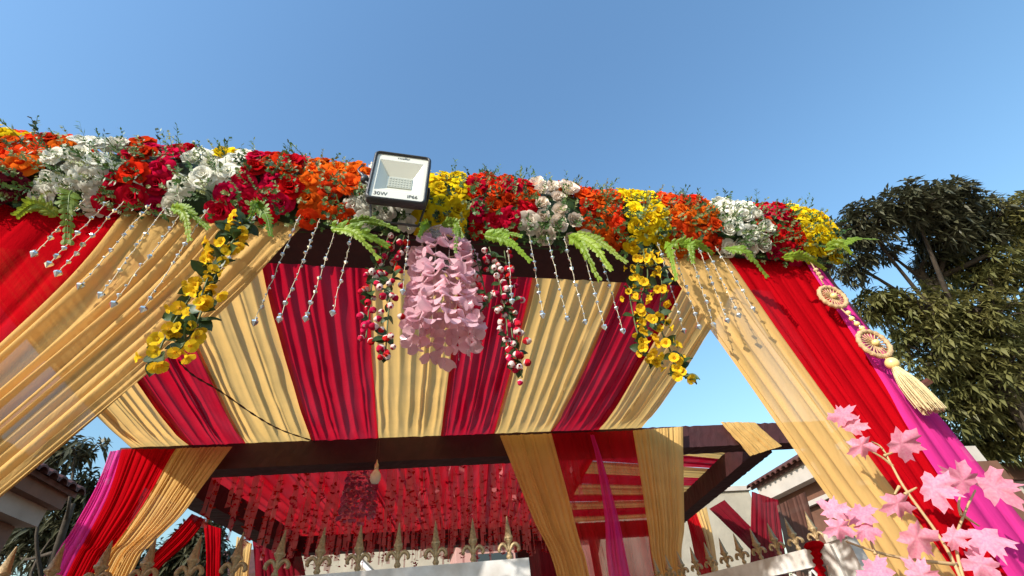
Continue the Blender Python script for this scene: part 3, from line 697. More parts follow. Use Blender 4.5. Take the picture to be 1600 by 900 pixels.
# ------------------------------------------------------------------ petal chandeliers
def petal_mesh(seed):
    rr = random.Random(seed); mb = MB(); cv = rr.uniform(.15, .4)
    def fn(u, v):
        t = u*2-1; wv = .62*math.sin((.08+.92*v)*math.pi*.80)**.8*(1 if v < .9 else 1)
        notch = .10*(1-abs(t))*max(0, v-.8)/.2
        return Vector((t*wv, v*1.25-notch+.12*t*t*v*0, cv*v*v-.25*t*t*wv+.06*math.sin(t*3+seed)))
    mb.grid(fn, 4, 5); return mb.mesh('petal', PINK, True)
PETALS = [petal_mesh(s) for s in range(4)]
def chandelier(top, H, Rt, Rb_, label, petal_mat, seed, rows, cols, ps, hook):
    rr = random.Random(seed); root = empty('petal_chandelier', top); tag(root, label, 'chandelier', 'petal chandeliers')
    T = Vector(top)
    mb = MB(); mb.grid(lambda u, v: T+Vector((Rt*1.02*math.cos(u*6.2832), Rt*1.02*math.sin(u*6.2832), .02-.075*v)), 28, 2); P(mb.build('rim', CLEAR), root)
    mb = MB(); ring = [T+Vector((Rt*math.cos(k*6.2832/24), Rt*math.sin(k*6.2832/24), .02)) for k in range(25)]; mb.tube(ring, .003, 5, False)
    for k in range(3):
        a = k*2.094+.4; mb.tube([T+Vector((Rt*math.cos(a), Rt*math.sin(a), .02)), T+Vector((0, 0, hook))], .0015, 4)
    P(mb.build('hanger', BRASS), root)
    for k in range(cols):
        a = k*6.2832/cols+rr.uniform(-.05, .05); ca, sa = math.cos(a), math.sin(a)
        mb = MB(); mb.tube([T+Vector((Rt*ca, Rt*sa, .01)), T+Vector((Rb_*ca, Rb_*sa, -H))], .0009, 4); P(mb.build('string', CLEAR), root)
        for j in range(rows):
            f = (j+.3+(k % 2)*.5+rr.uniform(-.4, .4))/rows; rad = Rt+(Rb_-Rt)*f; z = -.03-(H-.05)*f
            c0 = T+Vector((rad*ca, rad*sa, z)); pair = 2
            for q in (-1, 1)[:pair]:
                tang = Vector((-sa, ca, 0))*q; outw = Vector((ca, sa, 0))
                d = (tang*rr.uniform(.5, 1)+outw*rr.uniform(.15, .9)+Vector((0, 0, rr.uniform(-.75, .25)))).normalized()
                nn = (outw*rr.uniform(.3, 1)+Vector((0, 0, rr.uniform(-.2, .9)))+tang*rr.uniform(-.4, .4)).normalized(); x = d.cross(nn).normalized(); nn = x.cross(d)
                instW('petal', PETALS[rr.randrange(4)], root, M4(c0, Matrix((x, d, nn)).transposed(), ps*rr.uniform(.8, 1.2)), petal_mat)
    return root
chandelier((.082, 1.36, 3.03), .53, .098, .118, 'pale pink petal chandelier hanging at the middle of the front beam', PINK, 8, 11, 13, .040, .07)
chandelier((-.49, 4.62, 3.16), .42, .115, .14, 'dark purple petal chandelier hanging behind the rear beam', PURPLE, 9, 10, 13, .034, .09)

# light bulb beside the far chandelier
bl = empty('hanging_bulb', (-.335, 4.1, 3.42)); tag(bl, 'white bulb hanging on a wire beside the purple chandelier', 'bulb')
b0 = atY(587, 742, 4.02)
mb = MB(); mb.lathe([(.004, -.075), (.028, -.068), (.042, -.045), (.046, -.018), (.044, .0), (.030, .025), (.018, .045)], 14, b0); P(mb.build('glass', BULB), bl)
mb = MB(); mb.lathe([(.018, .044), (.020, .05), (.020, .085), (.010, .10), (.006, .125), (.002, .13)], 12, b0); P(mb.build('socket', BRASS), bl)
mb = MB(); tp = atY(592, 690, 4.02); mb.tube(spline([b0+Vector((0, 0, .12)), b0.lerp(tp, .5)+Vector((.012, 0, 0)), tp+Vector((0, .05, .03))], 14), .0025, 5)
mb.tube(spline([b0+Vector((0, 0, .12)), b0.lerp(tp, .5)+Vector((-.012, 0, 0)), tp+Vector((-.02, .05, .03))], 14), .0025, 5); P(mb.build('wire', WIRE), bl)

# ------------------------------------------------------------------ floodlight
FY = 1.13
cTL, cTR, cBL, cBR = atY(583, 236, FY), atY(675, 249, FY), atY(574, 316, FY), atY(664, 326, FY)
# a rigid rectangle tilted forward: build its frame from the measured corners
fc = (cTL+cTR+cBL+cBR)/4; fx = ((cTR-cTL)+(cBR-cBL)).normalized(); wid = ((cTR-cTL).length+(cBR-cBL).length)/2
fz0 = ((cTL-cBL)+(cTR-cBR)).normalized(); hei = ((cTL-cBL).length+(cTR-cBR).length)/2
tilt = R(8)                                                   # leans forward at the top
fzv = (fz0-fx*fz0.dot(fx)).normalized(); fn_ = fx.cross(fzv).normalized()        # local y (away from viewer)
if fn_.y < 0: fn_ = -fn_
RT = Matrix((fx, fn_, fzv)).transposed()
RT = RT @ Matrix.Rotation(tilt, 3, 'X')
hei = hei*.80
lamp = empty('floodlight', fc); lamp.matrix_basis = Matrix.Translation(fc) @ RT.to_4x4()
tag(lamp, 'black square floodlight standing on the garland above the white roses', 'floodlight')
def rrect(hw, hh, r, n=5):
    out = []
    for cx, cz, a0 in ((hw-r, hh-r, 0), (-hw+r, hh-r, 90), (-hw+r, -hh+r, 180), (hw-r, -hh+r, 270)):
        for k in range(n+1):
            a = R(a0+90*k/n); out.append((cx+r*math.cos(a), cz+r*math.sin(a)))
    return out
hw, hh = wid/2, hei/2; bw = wid*.052
def ringstack(mb, rings, closed_first=False, closed_last=False):
    n = len(rings[0][0]); vs = []; fs = []
    for pr, y in rings: vs += [(x, y, z) for x, z in pr]
    for i in range(len(rings)-1):
        for k in range(n): a = i*n+k; b = i*n+(k+1) % n; fs.append((a, b, b+n, a+n))
    if closed_first: fs.append(tuple(range(n)))
    if closed_last: fs.append(tuple((len(rings)-1)*n+k for k in range(n)))
    mb.add(vs, fs)
mb = MB()
ringstack(mb, [(rrect(hw-bw, hh-bw, .012), .006), (rrect(hw-bw, hh-bw, .012), -.014), (rrect(hw-bw*.75, hh-bw*.75, .014), -.018), (rrect(hw-.006, hh-.006, .02), -.018), (rrect(hw, hh, .022), -.012), (rrect(hw, hh, .022), .022), (rrect(hw-.02, hh-.02, .02), .03), (rrect(hw-.04, hh-.04, .02), .045)], False, True)
mb.build('housing', BLACK, lamp)
mb = MB()
for k in range(9): mb.box((-hw*.7+k*hw*.175, .055, 0), (.004, .03, hh*1.3))
mb.build('heat_sink', BLACK, lamp, False)
iw, ih = hw-bw, hh-bw
mb = MB()  # printed glass border (a frame) and recessed reflector
ringstack(mb, [(rrect(iw, ih, .011), -.008), (rrect(iw*.86, ih*.70, .004), -.008)])
# shift window upward like the photo: border is wider at the bottom
mb.v = [(x, y, z+(.035*hh if abs(x) <= iw*.8601 and abs(z) <= ih*.7001 else 0)) for x, y, z in mb.v]
mb.build('glass_border', PRINTW, lamp, False)
zo = .035*hh
mb = MB()
rf = [(rrect(iw*.86, ih*.70, .004), -.0078), (rrect(iw*.50, ih*.27, .002), .024)]
ringstack(mb, rf, False, True); mb.v = [(x, y, z+zo*(1 if y < 0 else -.6)) for x, y, z in mb.v]
mb.build('reflector', REFL, lamp, False)
mb = MB(); mb.box((0, .022, -zo*.6), (iw*.92, .003, ih*.46)); ch = mb.build('led_panel', LEDC, lamp, False)
mb = MB()
for ix in range(8):
    for iz in range(4): mb.box((-iw*.38+ix*iw*.109, .0197, -zo*.6-ih*.16+iz*ih*.107), (iw*.05, .0016, ih*.05))
mb.build('led_chips', mat('led_cell', (.45, .47, .41), .3), ch, False)
def text(s, size, x, z, par, m, y=-.0092):
    cu = bpy.data.curves.new('lettering', 'FONT'); cu.body = s; cu.size = size; cu.align_x = 'CENTER'; cu.align_y = 'CENTER'; cu.extrude = .0002; cu.offset = 0
    to = bpy.data.objects.new('lettering', cu); COL.objects.link(to); dg = bpy.context.evaluated_depsgraph_get(); dg.update()
    me = bpy.data.meshes.new_from_object(to.evaluated_get(dg)); bpy.data.objects.remove(to)
    me.materials.clear(); me.materials.append(m)
    o = bpy.data.objects.new('lettering', me); COL.objects.link(o); o.parent = par
    o.matrix_basis = Matrix.Translation((x, y, z)) @ Matrix.Rotation(R(90), 4, 'X'); return o
text('30W', hh*.19, -iw*.60, -ih*.84+zo*.6, lamp, INK)
text('IP66', hh*.17, iw*.58, -ih*.84+zo*.6, lamp, INK)
text('cwaillar', hh*.12, iw*.03, ih*.885, lamp, INK)
mb = MB(); mb.tube([(-hw*1.02, .02, -hh*.1), (-hw*1.02, .06, -hh*.2), (-hw*.8, .08, -hh*1.25), (hw*.8, .08, -hh*1.25), (hw*1.02, .06, -hh*.2), (hw*1.02, .02, -hh*.1)], .006, 6); mb.build('bracket', BLACK, lamp)
# loose cable end left of the lamp
kp = [atY(x, y, 1.14) for x, y in ((582, 292), (572, 284), (567, 274), (561, 268), (561, 263), (567, 258))]
mb = MB(); mb.tube(spline(kp, 24), [.007]*12+[.005]*6+[.003]*6, 6)
kn = atY(570, 280, 1.14); mb.lathe([(.002, -.02), (.016, -.012), (.018, 0), (.014, .014), (.002, .02)], 8, kn)
tag(mb.build('cable', BLACK), 'short black cable end sticking up left of the floodlight', 'cable')

# ------------------------------------------------------------------ jute wheel ornament with tassel
OY = 1.29
orn = empty('jute_ornament', atY(1272, 418, OY)); tag(orn, 'jute ornament of two spoked wheels, wooden beads and a cream tassel on the right drape', 'ornament')
def wheel(c, r):
    root = orn; ro = random.Random(int(c.z*100))
    mb = MB(); ca_, sa_ = math.cos(R(-6)), math.sin(R(-6)); pts = [c+Vector((r*ca_*math.cos(k*6.2832/48), r*sa_*math.cos(k*6.2832/48), r*math.sin(k*6.2832/48))) for k in range(49)]
    mb.tube(pts, [.0105+.0022*math.sin(k*2.1) for k in range(49)], 7, False); w_ = P(mb.build('wheel_rim', JUTE), root)
    for k in range(20):
        a = k*6.2832/20; mb = MB(); mb.tube([c+Vector((.012*math.cos(a)*ca_, .012*math.cos(a)*sa_, .012*math.sin(a))), c+Vector((r*ca_*math.cos(a), r*sa_*math.cos(a), r*math.sin(a)))], .003, 5); so_ = mb.build('spoke', JUTE); so_.parent = w_
    mb = MB(); mb.lathe([(.002, -.014), (.012, -.010), (.016, 0), (.012, .010), (.002, .014)], 10, c+Vector((0, -.008, 0))); ho_ = mb.build('hub', WOODB); ho_.parent = w_
w1, w2 = atY(1301, 464, OY), atY(1366, 537, OY)
wheel(w1, .060); wheel(w2, .065)
def ball(p, r, m, nm='bead'):
    mb = MB(); mb.lathe([(r*math.sin(t*math.pi/8)+.0003, -r*math.cos(t*math.pi/8)) for t in range(9)], 12, p); return P(mb.build(nm, m), orn)
for (x, y) in ((1325, 489), (1331, 498), (1339, 506), (1347, 513)): ball(atY(x, y, OY), .0115, WOODB)
for (x, y) in ((1283, 434), (1279, 428), (1275, 422)): ball(atY(x, y, OY), .011, JUTE)
for (x, y) in ((1328, 494), (1335, 502), (1343, 510)): ball(atY(x, y, OY), .006, CRYSTAL)
hb = atY(1394, 568, OY); ball(hb, .026, WOODB, 'tassel_head')
mb = MB(); mb.tube([atY(1266, 408, OY), w1+Vector((0, 0, .07))], .003, 5); mb.tube([w1-Vector((0, 0, .07)), w2+Vector((0, 0, .075))], .003, 5); mb.tube([w2-Vector((0, 0, .075)), hb], .003, 5); P(mb.build('cord', JUTE), orn)
te = atY(1457, 640, OY); mb = MB(); rt = random.Random(4); CREAM = mat('tassel_yarn', (.80, .66, .38), .9, var=.25, vscale=50)
ax = (te-hb)
for k in range(260):
    a = rt.uniform(0, 6.28); q = math.sqrt(rt.random()); r0 = .016*q; r1 = .043*q+.004
    v0 = Vector((math.cos(a), .75*math.sin(a), 0))
    p0 = hb+v0*r0-Vector((0, 0, .018)); p2 = hb+ax*rt.uniform(.86, 1.06)+v0*r1+Vector((rt.uniform(-.008, .008), 0, 0)); p1 = p0.lerp(p2, .45)+v0*.012
    mb.tube(spline([p0, p1, p2], 5), .0018, 3, False)
P(mb.build('tassel', CREAM), orn)

# ------------------------------------------------------------------ pink maple leaf branches
def maple_mesh(seed):
    rr = random.Random(seed); mb = MB()
    half = [(0, 1.0), (.10, .72), (.22, .76), (.27, .50), (.36, .52), (.62, .70), (.62, .52), (.90, .40), (.72, .24), (.66, .08), (.46, .02), (.56, -.12), (.66, -.30), (.40, -.30), (.30, -.42), (.12, -.34), (0, -.30)]
    out = [(x, y) for x, y in half]+[(-x, y) for x, y in reversed(half[1:-1])]
    out = [(x*rr.uniform(.93, 1.07), y*rr.uniform(.95, 1.05)) for x, y in out]
    def z(x, y): return -.26*(x*x+y*y)+.08*math.sin(5*math.atan2(x, y))*math.hypot(x, y)*2+.22*math.sin(3*x+seed*1.7)*y
    vs = [(0, .05, .03)]+[(x*.5, .05+(y-.05)*.5, z(x*.5, y*.5)+.02) for x, y in out]+[(x, y, z(x, y)) for x, y in out]
    n = len(out); fs = []
    for k in range(n):
        k2 = (k+1) % n; fs.append((0, 1+k, 1+k2)); fs.append((1+k, 1+n+k, 1+n+k2, 1+k2))
    mb.add(vs, fs); return mb.mesh('leaf', MAPLE, True)
MAPLES = [maple_mesh(s) for s in range(4)]
MY = 1.17
def maple_branch(label, stems, leaves, seed):
    rr = random.Random(seed); root = empty('maple_branch', atY(*stems[0][0], MY)); tag(root, label, 'maple branch', 'pink maple branches')
    for st in stems:
        pts = [atY(x, y, MY+.02) for x, y in st]; mb = MB(); c = spline(pts, 20); mb.tube(c, [.0048-.0022*i/19 for i in range(20)], 6); P(mb.build('stem', TWIG), root)
    for (x, y, s, ang) in leaves:
        p = atY(x, y, MY-.02); view = (CAMLOC-p).normalized()
        nn = (view+Vector((rr.uniform(-.45, .45), rr.uniform(-.2, .2), rr.uniform(-.2, .6)))).normalized()
        up = WM @ Vector((math.sin(R(ang)), math.cos(R(ang)), 0)); up = (up-nn*up.dot(nn)).normalized(); xx = up.cross(nn)
        D = -((WM.transposed() @ (p-CAMLOC)).z)
        instW('leaf', MAPLES[rr.randrange(4)], root, M4(p, Matrix((xx, up, nn)).transposed(), .86*s*D/FPX))
maple_branch('pink maple branch rising over the seam of gold and red drapes',
             [[(1515, 935), (1475, 850), (1415, 765), (1395, 730), (1378, 700), (1362, 690)], [(1395, 728), (1380, 716), (1358, 703)], [(1382, 712), (1397, 706)], [(1414, 772), (1432, 762)], [(1405, 760), (1398, 772)]],
             [(1318, 652, 30, -50), (1332, 668, 26, 20), (1345, 694, 30, 160), (1406, 692, 38, 100), (1456, 762, 42, 110), (1402, 784, 34, 170), (1430, 838, 42, 140)], 1)
maple_branch('pink maple branch over the magenta drape at the lower right',
             [[(1512, 930), (1494, 850), (1508, 800), (1524, 766)], [(1502, 806), (1498, 790), (1500, 776)], [(1494, 850), (1514, 850), (1526, 854)], [(1506, 806), (1530, 822)]],
             [(1506, 752, 38, -60), (1550, 762, 44, 100), (1488, 838, 28, 120), (1538, 838, 44, 160), (1534, 880, 36, 185)], 2)
maple_branch('pink maple branch low on the gold drape beside the gate',
             [[(1495, 882), (1440, 876), (1390, 868), (1350, 856), (1322, 846)], [(1368, 866), (1362, 850), (1360, 838)], [(1422, 872), (1424, 858), (1426, 850)], [(1372, 864), (1372, 880), (1384, 890)]],
             [(1302, 800, 30, -10), (1310, 822, 30, 170), (1344, 808, 36, -30), (1352, 826, 26, 150), (1372, 896, 38, -40), (1438, 900, 34, 20)], 3)

# ------------------------------------------------------------------ iron gate leaves with gilt finials
def finial_mesh():
    mb = MB()
    # four sided spear
    def sq(r, z, tw=0): return [(r*math.cos(R(45+90*k+tw)), r*math.sin(R(45+90*k+tw)), z) for k in range(4)]
    prof = [(.30, .52), (.34, .56), (.34, .60), (.27, .63), (.03, 1.18), (.002, 1.2)]
    vs = []; 
    for r, z in prof: vs += sq(r*.5, z)
    mb.add(vs, [(i*4+k, i*4+(k+1) % 4, (i+1)*4+(k+1) % 4, (i+1)*4+k) for i in range(len(prof)-1) for k in range(4)]+[(3, 2, 1, 0)])
    mb.lathe([(.06, -.02), (.075, .0), (.06, .03), (.085, .06), (.095, .10), (.075, .135), (.058, .16), (.06, .24), (.07, .34), (.06, .42), (.11, .50), (.13, .53)], 10)
    for s in (-1, 1):                                        # curled side leaves
        for dy in (-.035, .035):
            mb.tube(spline([(s*.02, dy, .22), (s*.09, dy, .36), (s*.18, dy*1.2, .42), (s*.27, dy*1.2, .36), (s*.30, dy, .27), (s*.25, dy, .235)], 12), [.035, .04, .045, .05, .05, .05, .05, .05, .048, .045, .04, .03], 6)
    return mb.mesh('finial', GOLDM, True)
FIN = finial_mesh()
def gate_leaf(a, b, ztop, label, nfin, lattice, first=.5):
    a = Vector(a); b = Vector(b); d = (b-a); L = d.length; d.normalize(); ang = math.atan2(d.y, d.x)
    root = empty('gate_leaf', (a.x, a.y, 0)); root.rotation_euler = (0, 0, ang); tag(root, label, 'gate', 'leaves of the white iron gate')
    def part(nm, c, sz, rot=None, m=WHITEP):
        q = MB(); q.box(c, sz, rot); return q.build(nm, m, root, False)
    part('top_rail', (L/2, 0, ztop-.045), (L, .05, .09)); part('bottom_rail', (L/2, 0, .12), (L, .05, .09)); part('lower_rail', (L/2, 0, ztop-.33), (L, .04, .05))
    for x in (.03, L-.03): part('stile', (x, .001, ztop/2-.006), (.06, .056, ztop-.012))
    n = int(L/.155)
    for k in range(1, n): part('bar', (L*k/n, 0, (ztop-.35)/2+.08), (.02, .02, ztop-.53))
    if lattice:
        hgt = .20; zc = ztop-.09-hgt/2-.008; m_ = max(2, int(L/.12))
        for k in range(m_):
            for s in (-1, 1): part('lattice_bar', (.06+(L-.12)*(k+.5)/m_, .004*s, zc), (.014, .008, hgt*1.13), Matrix.Rotation(s*R(27), 3, 'Y'))
    else: part('panel', (L/2, .0, ztop-.2), (L-.14, .012, .19), None, MAROON)
    for k in range(nfin):
        x = L*(k+first)/nfin
        inst('finial', FIN, root, Matrix.Translation((x, 0, ztop)) @ Matrix.Rotation(rnd.uniform(-.04, .04), 4, 'Y') @ Matrix.Rotation(rnd.uniform(-.05, .05), 4, 'Z') @ Matrix.Scale(.150, 4))
    return root
gate_leaf((-2.22, 2.30, 0), (.515, 2.215, 0), 1.955, 'closed leaf of the white gate with a long row of gilt spear finials', 17, False)
gate_leaf((2.30, 2.42, 0), (1.83, 3.75, 0), 1.955, 'open leaf of the white gate with lattice, swung inwards on the right', 11, True)
gp = empty('gate_post', (2.36, 2.36, 0)); tag(gp, 'white square gate post at the hinge of the open leaf', 'gate post')
mb = MB(); mb.box((0, 0, .98), (.12, .12, 1.96)); mb.build('shaft', WHITEP, gp, False)
mb = MB(); mb.box((0, 0, 1.98), (.15, .15, .04)); mb.build('cap', WHITEP, gp, False)
gp = empty('gate_post', (-2.30, 2.34, 0)); tag(gp, 'white square gate post at the left end of the closed leaf', 'gate post')
mb = MB(); mb.box((0, 0, .98), (.12, .12, 1.96)); mb.build('shaft', WHITEP, gp, False)
# red cloth tied to the open leaf
rc = [atY(x, y, 2.48) for x, y in ((1272, 852), (1276, 868), (1280, 885), (1286, 905))]
mb = MB(); mb.tube(spline(rc+[rc[-1]-Vector((0, 0, .1))], 20), [.022+.008*math.sin(i*1.9)+(.014 if i < 3 else 0) for i in range(20)], 9); mb.lathe([(.004, -.02), (.05, -.012), (.055, 0), (.04, .015), (.004, .022)], 10, rc[0])
tag(mb.build('red_ribbon', REDC), 'red cloth ribbon tied over the rail of the open gate leaf', 'ribbon')

# ------------------------------------------------------------------ houses
def sub(o, part): o.parent = part; o.matrix_parent_inverse = Matrix.Identity(4); return o          # the part's own frame is the world frame
def house_box(root, c, sz, m, nm): q = MB(); q.box(c, sz); return P(q.build(nm, m, None, False), root)
def tiled_eave(root, x0, x1, y0, y1, z0, z1, n):
    """sloping roof along Y whose lower edge is at x1 ; rows of rounded tiles along the edge"""
    q = MB(); q.add([(x0, y0, z1), (x1, y0, z0), (x1, y1, z0), (x0, y1, z1), (x0, y0, z1-.06), (x1, y0, z0-.06), (x1, y1, z0-.06), (x0, y1, z1-.06)],
                    [(0, 1, 2, 3), (7, 6, 5, 4), (0, 4, 5, 1), (1, 5, 6, 2), (2, 6, 7, 3), (3, 7, 4, 0)])
    P(q.build('roof', TILE, None, False), root)
    pit = (y1-y0)/n; q = MB(); sgn = 1 if x1 > x0 else -1; dl = math.hypot(x1-x0, z1-z0)
    ux = (x1-x0)/dl; uz = (z0-z1)/dl
    m = 6; vs = []
    for e in (0, 1):
        for k in range(m+1):
            a = math.pi*k/m; vs.append((ux*e*dl*1.03, -math.cos(a)*pit*.48, uz*e*dl*1.03+math.sin(a)*pit*.42))
    for e in (0, 1):
        for k in range(m+1):
            a = math.pi*k/m; vs.append((ux*e*dl*1.03, -math.cos(a)*pit*.38, uz*e*dl*1.03+math.sin(a)*pit*.30))
    w_ = m+1; fs = [(k, k+1, w_+k+1, w_+k) for k in range(m)]+[(2*w_+k, 3*w_+k, 3*w_+k+1, 2*w_+k+1) for k in range(m)]+[(w_+k, w_+k+1, 3*w_+k+1, 3*w_+k) for k in range(m)]
    q.add(vs, fs); me = q.mesh('roof_tile', TILE, False)
    for k in range(n):
        o = inst('roof_tile', me, root, Matrix.Translation(Vector((x0, y0+pit*(k+.5), z1+.004))-Vector(root.location)))
lh = empty('house', (-7, 5, 0)); tag(lh, 'house with a dark tiled eave and pale band at the far left', 'house')
tiled_eave(lh, -7.6, -4.30, 2.6, 7.05, 3.84, 5.2, 22)
house_box(lh, (-6.2, 4.8, 3.72), (3.68, 4.42, .17), BROWNW, 'fascia'); house_box(lh, (-6.3, 4.8, 3.535), (3.64, 4.3, .21), mat('eave_plaster', (.42, .32, .25), .85, var=.3, vscale=3), 'eave_band')
house_box(lh, (-6.5, 4.8, 1.71), (3.7, 4.1, 3.42), BROWNW, 'wall')
house_box(lh, (-6.4, 4.8, 3.02), (3.5, 4.2, .08), PLASTERW, 'ledge')
house_box(lh, (-4.745, 4.6, 1.9), (.02, 1.0, 1.2), DARKGL, 'window')
rh = empty('house', (9, 7, 0)); tag(rh, 'house with a dark corrugated eave and white parapet behind the open gate leaf', 'house')
def rot_eave():
    tiled_eave(rh, 9.6, 6.42, 5.9, 8.0, 3.80, 5.0, 14)
rot_eave()
house_box(rh, (8.02, 6.95, 3.63), (3.1, 1.9, .26), PLASTERW, 'parapet')
house_box(rh, (8.25, 6.9, 1.75), (3.1, 1.8, 3.5), BROWNW, 'wall')
house_box(rh, (8.05, 6.85, 3.22), (2.9, 1.85, .07), PLASTERW, 'ledge')
pw = empty('plaster_house', (6.5, 11, 0)); tag(pw, 'pale rough plaster house wall behind the right side beam', 'house')
house_box(pw, (5.9, 11.2, 2.1), (3.6, 3, 4.2), PLASTER, 'wall'); house_box(pw, (5.9, 11.2, 4.25), (3.7, 3.1, .1), PLASTERW, 'roof_slab')
ch_ = empty('plaster_house', (0, 13.5, 0)); tag(ch_, 'cream house with dark windows seen below the butterfly strands', 'house')
house_box(ch_, (.4, 14.5, 2.2), (7.2, 2.5, 4.4), PLASTER, 'wall')
house_box(ch_, (.4, 14.4, 4.5), (7.6, 3.0, .12), PLASTERW, 'roof_slab')
for x in (-2.3, -.6, 1.2, 2.9):
    w_ = house_box(ch_, (x, 13.24, 3.05), (.9, .03, 1.2), DARKGL, 'window')
    for dx in (-.47, .47): sub(house_box(ch_, (x+dx, 13.22, 3.05), (.06, .06, 1.3), PINKW, 'window_frame'), w_)
    sub(house_box(ch_, (x, 13.2, 2.4), (1.1, .12, .06), PLASTERW, 'sill'), w_)
mb = MB(); mb.tube([(-1.5, 13.1, 4.2), (.2, 12.6, 2.6)], .05, 8); P(mb.build('downpipe', WHITEP, None), ch_)
bh = empty('brick_house', (2.4, 10.5, 0)); tag(bh, 'low red brown house behind the maroon drape in the middle', 'house')
house_box(bh, (2.4, 11.4, 1.85), (2.9, 1.8, 3.7), PINKW, 'wall'); house_box(bh, (2.4, 11.3, 3.75), (3.2, 2.2, .1), BROWNW, 'roof_slab')
house_box(bh, (1.7, 10.48, 3.05), (.8, .03, .75), DARKGL, 'window'); house_box(bh, (3.1, 10.48, 3.05), (.8, .03, .75), DARKGL, 'window')
fr = empty('house', (12, 7.5, 0)); tag(fr, 'white house corner with a brown cornice at the right edge', 'house')
house_box(fr, (12.6, 8.6, 1.72), (3.2, 3, 3.44), PLASTERW, 'wall'); house_box(fr, (12.6, 8.6, 3.6), (3.5, 3.3, .3), BROWNW, 'cornice')
house_box(fr, (11.4, 7.09, 2.7), (.6, .03, .7), DARKGL, 'window')
lf = empty('house', (-6, 14, 0)); tag(lf, 'far house with a tiled roof and white eave behind the left drapes', 'house')
house_box(lf, (-4.6, 14.6, 1.9), (4, 2, 3.8), PLASTERW, 'wall'); tiled_eave(lf, -2.2, -2.0, 13, 16, 4.3, 4.4, 8)
q = MB(); q.add([(-6.8, 13.3, 3.85), (-2.3, 13.3, 3.85), (-2.3, 15.2, 4.75), (-6.8, 15.2, 4.75), (-6.8, 13.3, 3.78), (-2.3, 13.3, 3.78), (-2.3, 15.2, 4.68), (-6.8, 15.2, 4.68)], [(0, 1, 2, 3), (7, 6, 5, 4), (0, 4, 5, 1), (1, 5, 6, 2), (2, 6, 7, 3), (3, 7, 4, 0)]); P(q.build('roof', TILE, None, False), lf)

# ------------------------------------------------------------------ trees
def tree(label, clumps, trunk, seed, per, leafL, m1=MANGO, m2=MANGO2, whorl=9, tr=.22):
    """clumps: (centre, radii) ellipsoids in world units; whorls of long drooping leaves at twig ends"""
    rr = random.Random(seed); root = empty('mango_tree', (trunk[0].x, trunk[0].y, 0)); tag(root, label, 'tree', 'trees around the gate')
    mb = MB(); c = spline(trunk, 16); mb.tube(c, [tr-tr*.55*i/15 for i in range(16)], 8)
    crown = MB(); tw = MB()
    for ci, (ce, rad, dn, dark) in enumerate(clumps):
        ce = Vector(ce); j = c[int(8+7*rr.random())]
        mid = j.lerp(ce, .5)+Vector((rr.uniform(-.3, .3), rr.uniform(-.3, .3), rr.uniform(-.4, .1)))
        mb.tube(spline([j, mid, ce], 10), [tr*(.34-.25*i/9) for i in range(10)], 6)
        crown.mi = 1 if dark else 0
        for k in range(int(per*dn)):
            while True:
                v = Vector((rr.uniform(-1, 1), rr.uniform(-1, 1), rr.uniform(-1, 1)))
                if .25 < v.length < 1: break
            v = v*(.55+.45*v.length)/1.0
            nv = noise.noise(Vector((v.x*2.3+ci*7, v.y*2.3, v.z*2.3)))
            if nv < -.08: continue
            p = ce+Vector((v.x*rad[0], v.y*rad[1], v.z*rad[2]))*(1+.25*nv)
            if rr.random() < .30:
                t0 = p.lerp(ce, .45)+Vector((rr.uniform(-.1, .1), rr.uniform(-.1, .1), -.1)); tw.tube([t0, t0.lerp(p, .55)+Vector((0, 0, .05)), p], [.016, .011, .006], 4, False)
            ax = (Vector((v.x, v.y, v.z*.6+.35))+Vector((rr.uniform(-.4, .4), rr.uniform(-.4, .4), 0))).normalized(); s0 = ax.orthogonal().normalized()
            nl = rr.randint(whorl-3, whorl)
            for q in range(nl):
                a = Matrix.Rotation(q*6.2832/nl+rr.uniform(-.3, .3), 3, ax) @ s0; el = rr.uniform(-.1, .8)
                d = (a+ax*el).normalized(); l = leafL*rr.uniform(.65, 1.15); wv = l*rr.uniform(.10, .17); up = Vector((0, 0, 1)); sd = d.cross(up)
                if sd.length < .05: continue
                sd = (sd.normalized()+ax*rr.uniform(-.5, .5)).normalized(); dr = Vector((0, 0, -1))*l
                b = p+ax*rr.uniform(-.05, .05); m1_ = b+d*l*.45+dr*.04; e = b+d*l*.95+dr*.30
                crown.add([b, m1_+sd*wv, m1_-dr*.03*0-Vector((0, 0, wv*.35)), m1_-sd*wv, e], [(0, 1, 2), (0, 2, 3), (1, 4, 2), (2, 4, 3)])
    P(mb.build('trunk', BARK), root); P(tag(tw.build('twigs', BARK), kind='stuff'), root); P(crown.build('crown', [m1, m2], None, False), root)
    print('tree', label[:20], len(crown.f))
def cl(px_, py_, D, rpx, rpy=None, dn=1.0, dark=0, rd=None):
    rpy = rpy or rpx; s = D/FPX; return (atD(px_, py_, D), (rpx*s, (rd or (rpx+rpy)/2)*s, rpy*s*.95), dn, dark)
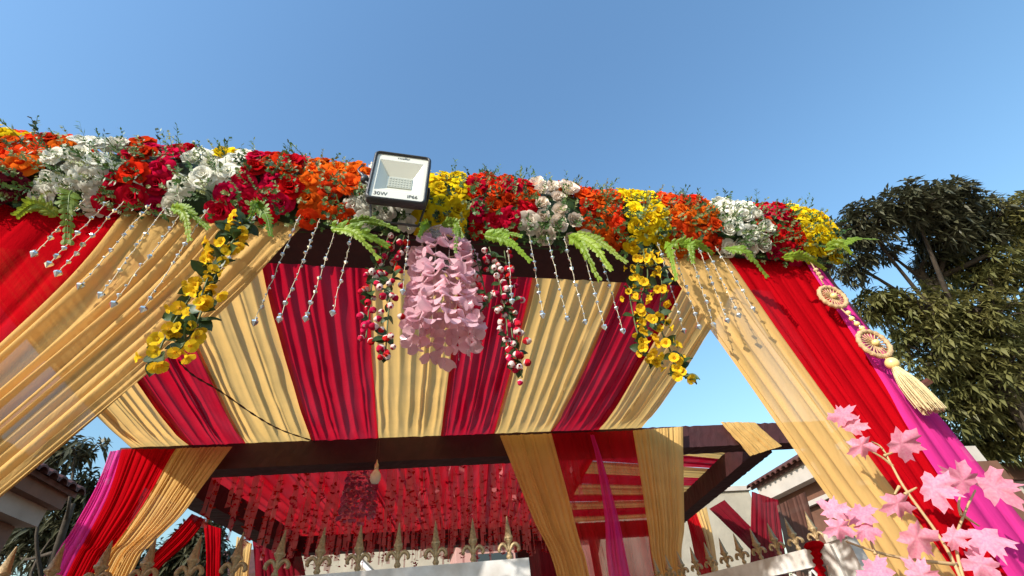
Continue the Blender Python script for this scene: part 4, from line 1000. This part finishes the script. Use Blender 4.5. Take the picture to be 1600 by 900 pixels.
tree('big mango tree rising behind the magenta drape on the right',
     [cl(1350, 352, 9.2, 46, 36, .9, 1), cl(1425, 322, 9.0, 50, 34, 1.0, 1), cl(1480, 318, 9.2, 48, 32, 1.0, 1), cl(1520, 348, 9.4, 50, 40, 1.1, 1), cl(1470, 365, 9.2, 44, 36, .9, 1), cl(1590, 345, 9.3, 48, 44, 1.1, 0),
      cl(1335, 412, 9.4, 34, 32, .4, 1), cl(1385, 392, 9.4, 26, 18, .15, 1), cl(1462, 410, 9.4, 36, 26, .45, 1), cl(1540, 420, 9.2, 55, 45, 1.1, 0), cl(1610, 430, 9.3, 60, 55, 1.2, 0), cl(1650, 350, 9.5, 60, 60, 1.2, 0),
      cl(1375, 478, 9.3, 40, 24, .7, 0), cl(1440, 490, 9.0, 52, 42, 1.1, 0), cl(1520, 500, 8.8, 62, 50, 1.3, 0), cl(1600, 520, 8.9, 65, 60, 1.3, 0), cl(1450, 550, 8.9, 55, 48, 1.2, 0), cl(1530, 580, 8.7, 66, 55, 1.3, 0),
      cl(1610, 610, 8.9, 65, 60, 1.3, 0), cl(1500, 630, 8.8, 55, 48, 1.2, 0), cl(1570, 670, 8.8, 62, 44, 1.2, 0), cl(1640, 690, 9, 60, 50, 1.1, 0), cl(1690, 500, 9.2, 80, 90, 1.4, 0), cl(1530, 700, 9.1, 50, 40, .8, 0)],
     [atD(1560, 560, 9.8)*1.0+Vector((0, 0, 0)) if False else Vector((11.6, 6.2, 0)), Vector((11.4, 6.1, 2.2)), Vector((11.1, 5.9, 4.2)), Vector((10.6, 5.5, 6.0)), Vector((10.3, 5.1, 7.2))], 1, 380, .215)
tree('leafy tree behind the left house and the magenta rear drape',
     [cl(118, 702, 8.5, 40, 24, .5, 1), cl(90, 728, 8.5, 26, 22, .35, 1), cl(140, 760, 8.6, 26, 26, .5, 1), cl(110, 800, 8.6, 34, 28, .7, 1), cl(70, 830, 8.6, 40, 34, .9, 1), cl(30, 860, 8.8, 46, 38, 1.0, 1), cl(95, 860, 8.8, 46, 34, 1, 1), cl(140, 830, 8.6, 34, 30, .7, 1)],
     [Vector((-6.3, 10.8, 0)), Vector((-6.3, 10.7, 2)), Vector((-6.2, 10.5, 3.4)), Vector((-6.1, 10.0, 4.6))], 2, 150, .26, tr=.11)
tree('dark leafy tree behind the red drape tied back on the left',
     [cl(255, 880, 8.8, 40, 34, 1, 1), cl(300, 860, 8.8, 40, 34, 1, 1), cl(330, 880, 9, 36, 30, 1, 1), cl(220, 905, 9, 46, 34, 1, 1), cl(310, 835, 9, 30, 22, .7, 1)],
     [Vector((-4.6, 10.9, 0)), Vector((-4.6, 10.9, 1.6)), Vector((-4.5, 10.8, 2.6)), Vector((-4.4, 10.7, 3.4))], 3, 190, .26, tr=.11)
